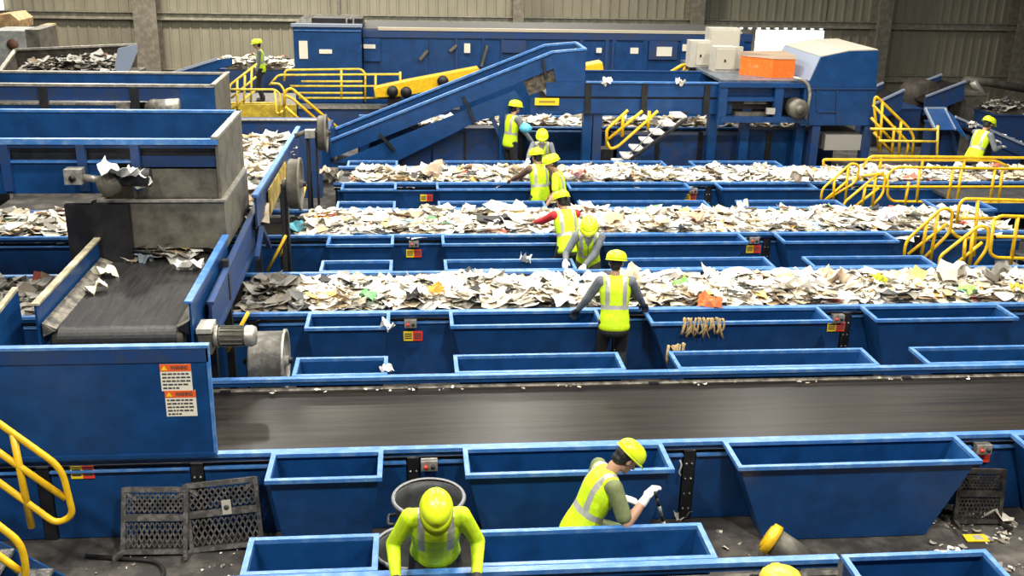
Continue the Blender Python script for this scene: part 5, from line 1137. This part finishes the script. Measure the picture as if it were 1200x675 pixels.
heap(a.x+.2, c.x-.1, 33.05, 34.4, a.z+.02, .3, 'pale paper on the distant belt behind the far left worker', 115, 260, size=(.15, .35))
# right background
def incl(name, label, ua, va, ub, vb, y, w, h=.35, m=DBLUE):
    A = aty(ua, va, y); Bq = aty(ub, vb, y); t = thing(name, label, 'conveyor', (A.x, y, -3))
    for k in (0, 1):
        o = V((0, k*w, 0)); b = MB(); b.prism([A+o, Bq+o, Bq+o-V((0, 0, h)), A+o-V((0, 0, h))], (0, .04, 0)); b.build('side_beam', m, t)
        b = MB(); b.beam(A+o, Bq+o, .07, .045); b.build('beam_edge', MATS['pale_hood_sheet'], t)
    b = MB(); d = V((0, 0, -.14)); b.prism([A+d+V((0, .05, 0)), Bq+d+V((0, .05, 0)), Bq+d+V((0, w, 0)), A+d+V((0, w, 0))], (0, 0, -.04)); b.build('belt', BELT, t)
    for s in (.25, .8):
        q = A.lerp(Bq, s); b = MB(); b.box(q.x-.06, q.x+.06, y+.1, y+.22, -3, q.z-h*.8); b.build('leg', BLACK, t)
    return t
incl('rear_incline', 'dark blue incline rising right in the dim right background, upper', 1085, 113, 1132, 95, 26, 1.3, .5)
incl('rear_incline', 'dark blue incline with pale edge rising right, partly behind the yellow stair rails', 1024, 122, 1060, 105, 24.5, 1.2, .5)
incl('rear_incline', 'rubbish-carrying dark conveyor descending to the right edge beside the right-hand worker', 1146, 146, 1225, 180, 19.6, .9, .25)
b = MB()
A = aty(1148, 147, 19.8); Bq = aty(1225, 180, 19.8); rnd = random.Random(5)
for k in range(340):
    s = rnd.random(); q = A.lerp(Bq, s); L_ = rnd.uniform(.05, .14); cc = rnd.choice([(.5, .48, .42), (.3, .28, .24), (.65, .63, .58), (.12, .1, .08)]); sheet(b, (q.x, 19.7+rnd.uniform(0, .7), q.z-.06+rnd.uniform(0, .06)), L_, L_*.7, rnd.uniform(0, 3), rnd.gauss(0, .4), rnd.uniform(0, 6), .5, cc, rnd)
tag(b.build('rubbish', PAPER), 'thin layer of grey rubbish on the descending conveyor at right', 'rubbish', kind='stuff')
b = MB(); p = aty(1078, 112, 27); b.lathe([(0, -.4), (.42, -.4), (.45, -.35), (.45, .35), (.42, .4), (0, .4)], p, 'y', 28); b.box(p.x-.3, p.x+.3, 26.8, 27.2, -3, p.z-.3); tag(b.build('grey_drum_machine', MATS['rusty_dark_steel']), 'grey drum-shaped machine in the dim right background beside the inclines', 'machine')
for (u0, v0, u1, v1, y, d, m, l) in ((1128, 112, 1150, 150, 26.5, 1.2, STEEL, 'dusty grey machine casing behind the right-hand worker'), (1165, 136, 1215, 160, 25.5, 1.2, DBLUE, 'dark blue casing behind the descending conveyor at the right edge'), (1085, 120, 1128, 150, 28, 1, DBLUE, 'dark blue casing under the upper incline'), (1028, 128, 1075, 160, 26, 1.2, DBLUE, 'dark blue casing behind the yellow stair rails at right'), (1105, 150, 1122, 178, 20.6, .8, DBLUE, 'dark blue box under the small light-edged chute')):
    a = aty(u0, v0, y); c = aty(u1, v1, y); b = MB(); b.box(a.x, c.x, y, y+d, -3, a.z); b.box(a.x-.03, c.x+.03, y-.03, y+d, a.z, a.z+.03); b.box(a.x+.1, c.x-.1, y-.02, y, a.z-.8, a.z-.15); tag(b.build('machine_casing', m), l, 'machine casing')
heap(aty(1170, 135, 25.5).x, aty(1215, 135, 25.5).x, 25.6, 26.6, aty(1180, 136, 25.5).z+.03, .25, 'pale rubbish on top of the dark casing at the right edge', 117, 160, dull=.6, cat='rubbish')
b = MB(); pp = [aty(u, v, 27.5) for u, v in ((1140, 96), (1150, 108), (1152, 125), (1148, 135))]; b.tube(fillet(pp, .3), .10, 12); tag(b.build('flexible_duct', LSTEEL), 'pale curved duct in the dim background above the right-hand worker', 'duct')
b = MB(); pp = [aty(u, v, 29) for u, v in ((1130, 94), (1155, 96), (1200, 104))]; b.tube(pp, .12, 10); tag(b.build('pipe', STEEL), 'dark pipe sloping down along the right end of the back wall', 'pipe')
# light edged chute near right worker
t = thing('raised_chute', 'small blue chute with white edge frame left of the right-hand worker', 'chute', aty(1100, 155, 20.4))
A, Bq, Cq, Dq = aty(1084, 127, 20.8), aty(1107, 127, 20.8), aty(1120, 152, 20.2), aty(1096, 152, 20.2)
b = MB(); b.prism([A, Bq, Cq, Dq], (0, .03, -.03)); b.build('back_plate', BLUE, t)
for p, q, nm in ((A, Bq, 'edge'), (A, Dq, 'edge'), (Bq, Cq, 'edge')): b = MB(); b.beam(p, q, .04, .05); b.build(nm, MATS['pale_hood_sheet'], t)
b = MB(); b.prism([Bq, Cq, Cq-V((0, .5, .1)), Bq-V((0, .4, .1))], (.02, 0, 0)); b.build('side_plate', BLUE, t)
b = MB(); b.box(A.x+.15, Cq.x-.1, 20.6, 20.9, FZ, Dq.z); b.build('stand', DBLUE, t)
rails('stair_handrail', 'crossing yellow stair rails below the right background machines', 'handrail', [[(1030, 175), (1024, 122), (1026, 112), (1064, 149), (1071, 160), (1069, 182)], [(1023, 123), (1065, 168), (1062, 182)], [(1021, 138), (1046, 166)], [(1024, 155), (1044, 178)]], 20.0, .032, YEL, [[(1034, 120), (1031, 178)], [(1048, 148), (1045, 182)], [(1056, 142), (1053, 182)]])
rails('platform_guardrail', 'two-bar yellow guardrail with a pale end post beside the right background stairs', 'handrail', [[(1020, 151), (1098, 152)], [(1030, 165), (1098, 166)]], 19.5, .028, YELF, [[(1099, 147), (1098, 190)]])

# ================================================================ light
def lamp(x, y, z, p, s, col=(1, .95, .86), sy=None, rx=0):
    l = bpy.data.lights.new('high_bay_lamp', 'AREA'); l.energy = p; l.color = col; l.shape = 'RECTANGLE' if sy else 'SQUARE'; l.size = s
    if sy: l.size_y = sy
    o = bpy.data.objects.new('high_bay_lamp', l); C.objects.link(o); o.location = (x, y, z); o.rotation_euler = (rx, 0, 0); return o
PW_ = 900
for x in (-4, 2, 8):
    for y, k in ((2.2, .85), (9.5, .55), (15, .7), (21, .7)): lamp(x, y, 9.5, PW_*k, .7)
for x in (-10, -3, 4): lamp(x, 35, 9.5, 1300, 1.2, (1, .93, .8))
lamp(-9, 27, 9.5, 900, 1.2, (1, .93, .8)); lamp(13, 24, 9.5, 150, 1.2)
sc = bpy.context.scene
w = bpy.data.worlds.new('world'); sc.world = w; w.use_nodes = True
w.node_tree.nodes['Background'].inputs[0].default_value = (.85, .92, 1, 1); w.node_tree.nodes['Background'].inputs[1].default_value = .12
sc.view_settings.view_transform = 'Standard'; sc.view_settings.look = 'None'; sc.view_settings.exposure = 0.0; sc.view_settings.gamma = 1; sc.view_settings.use_curve_mapping = False
for o in bpy.data.objects:
    if '_o' in o: del o['_o']
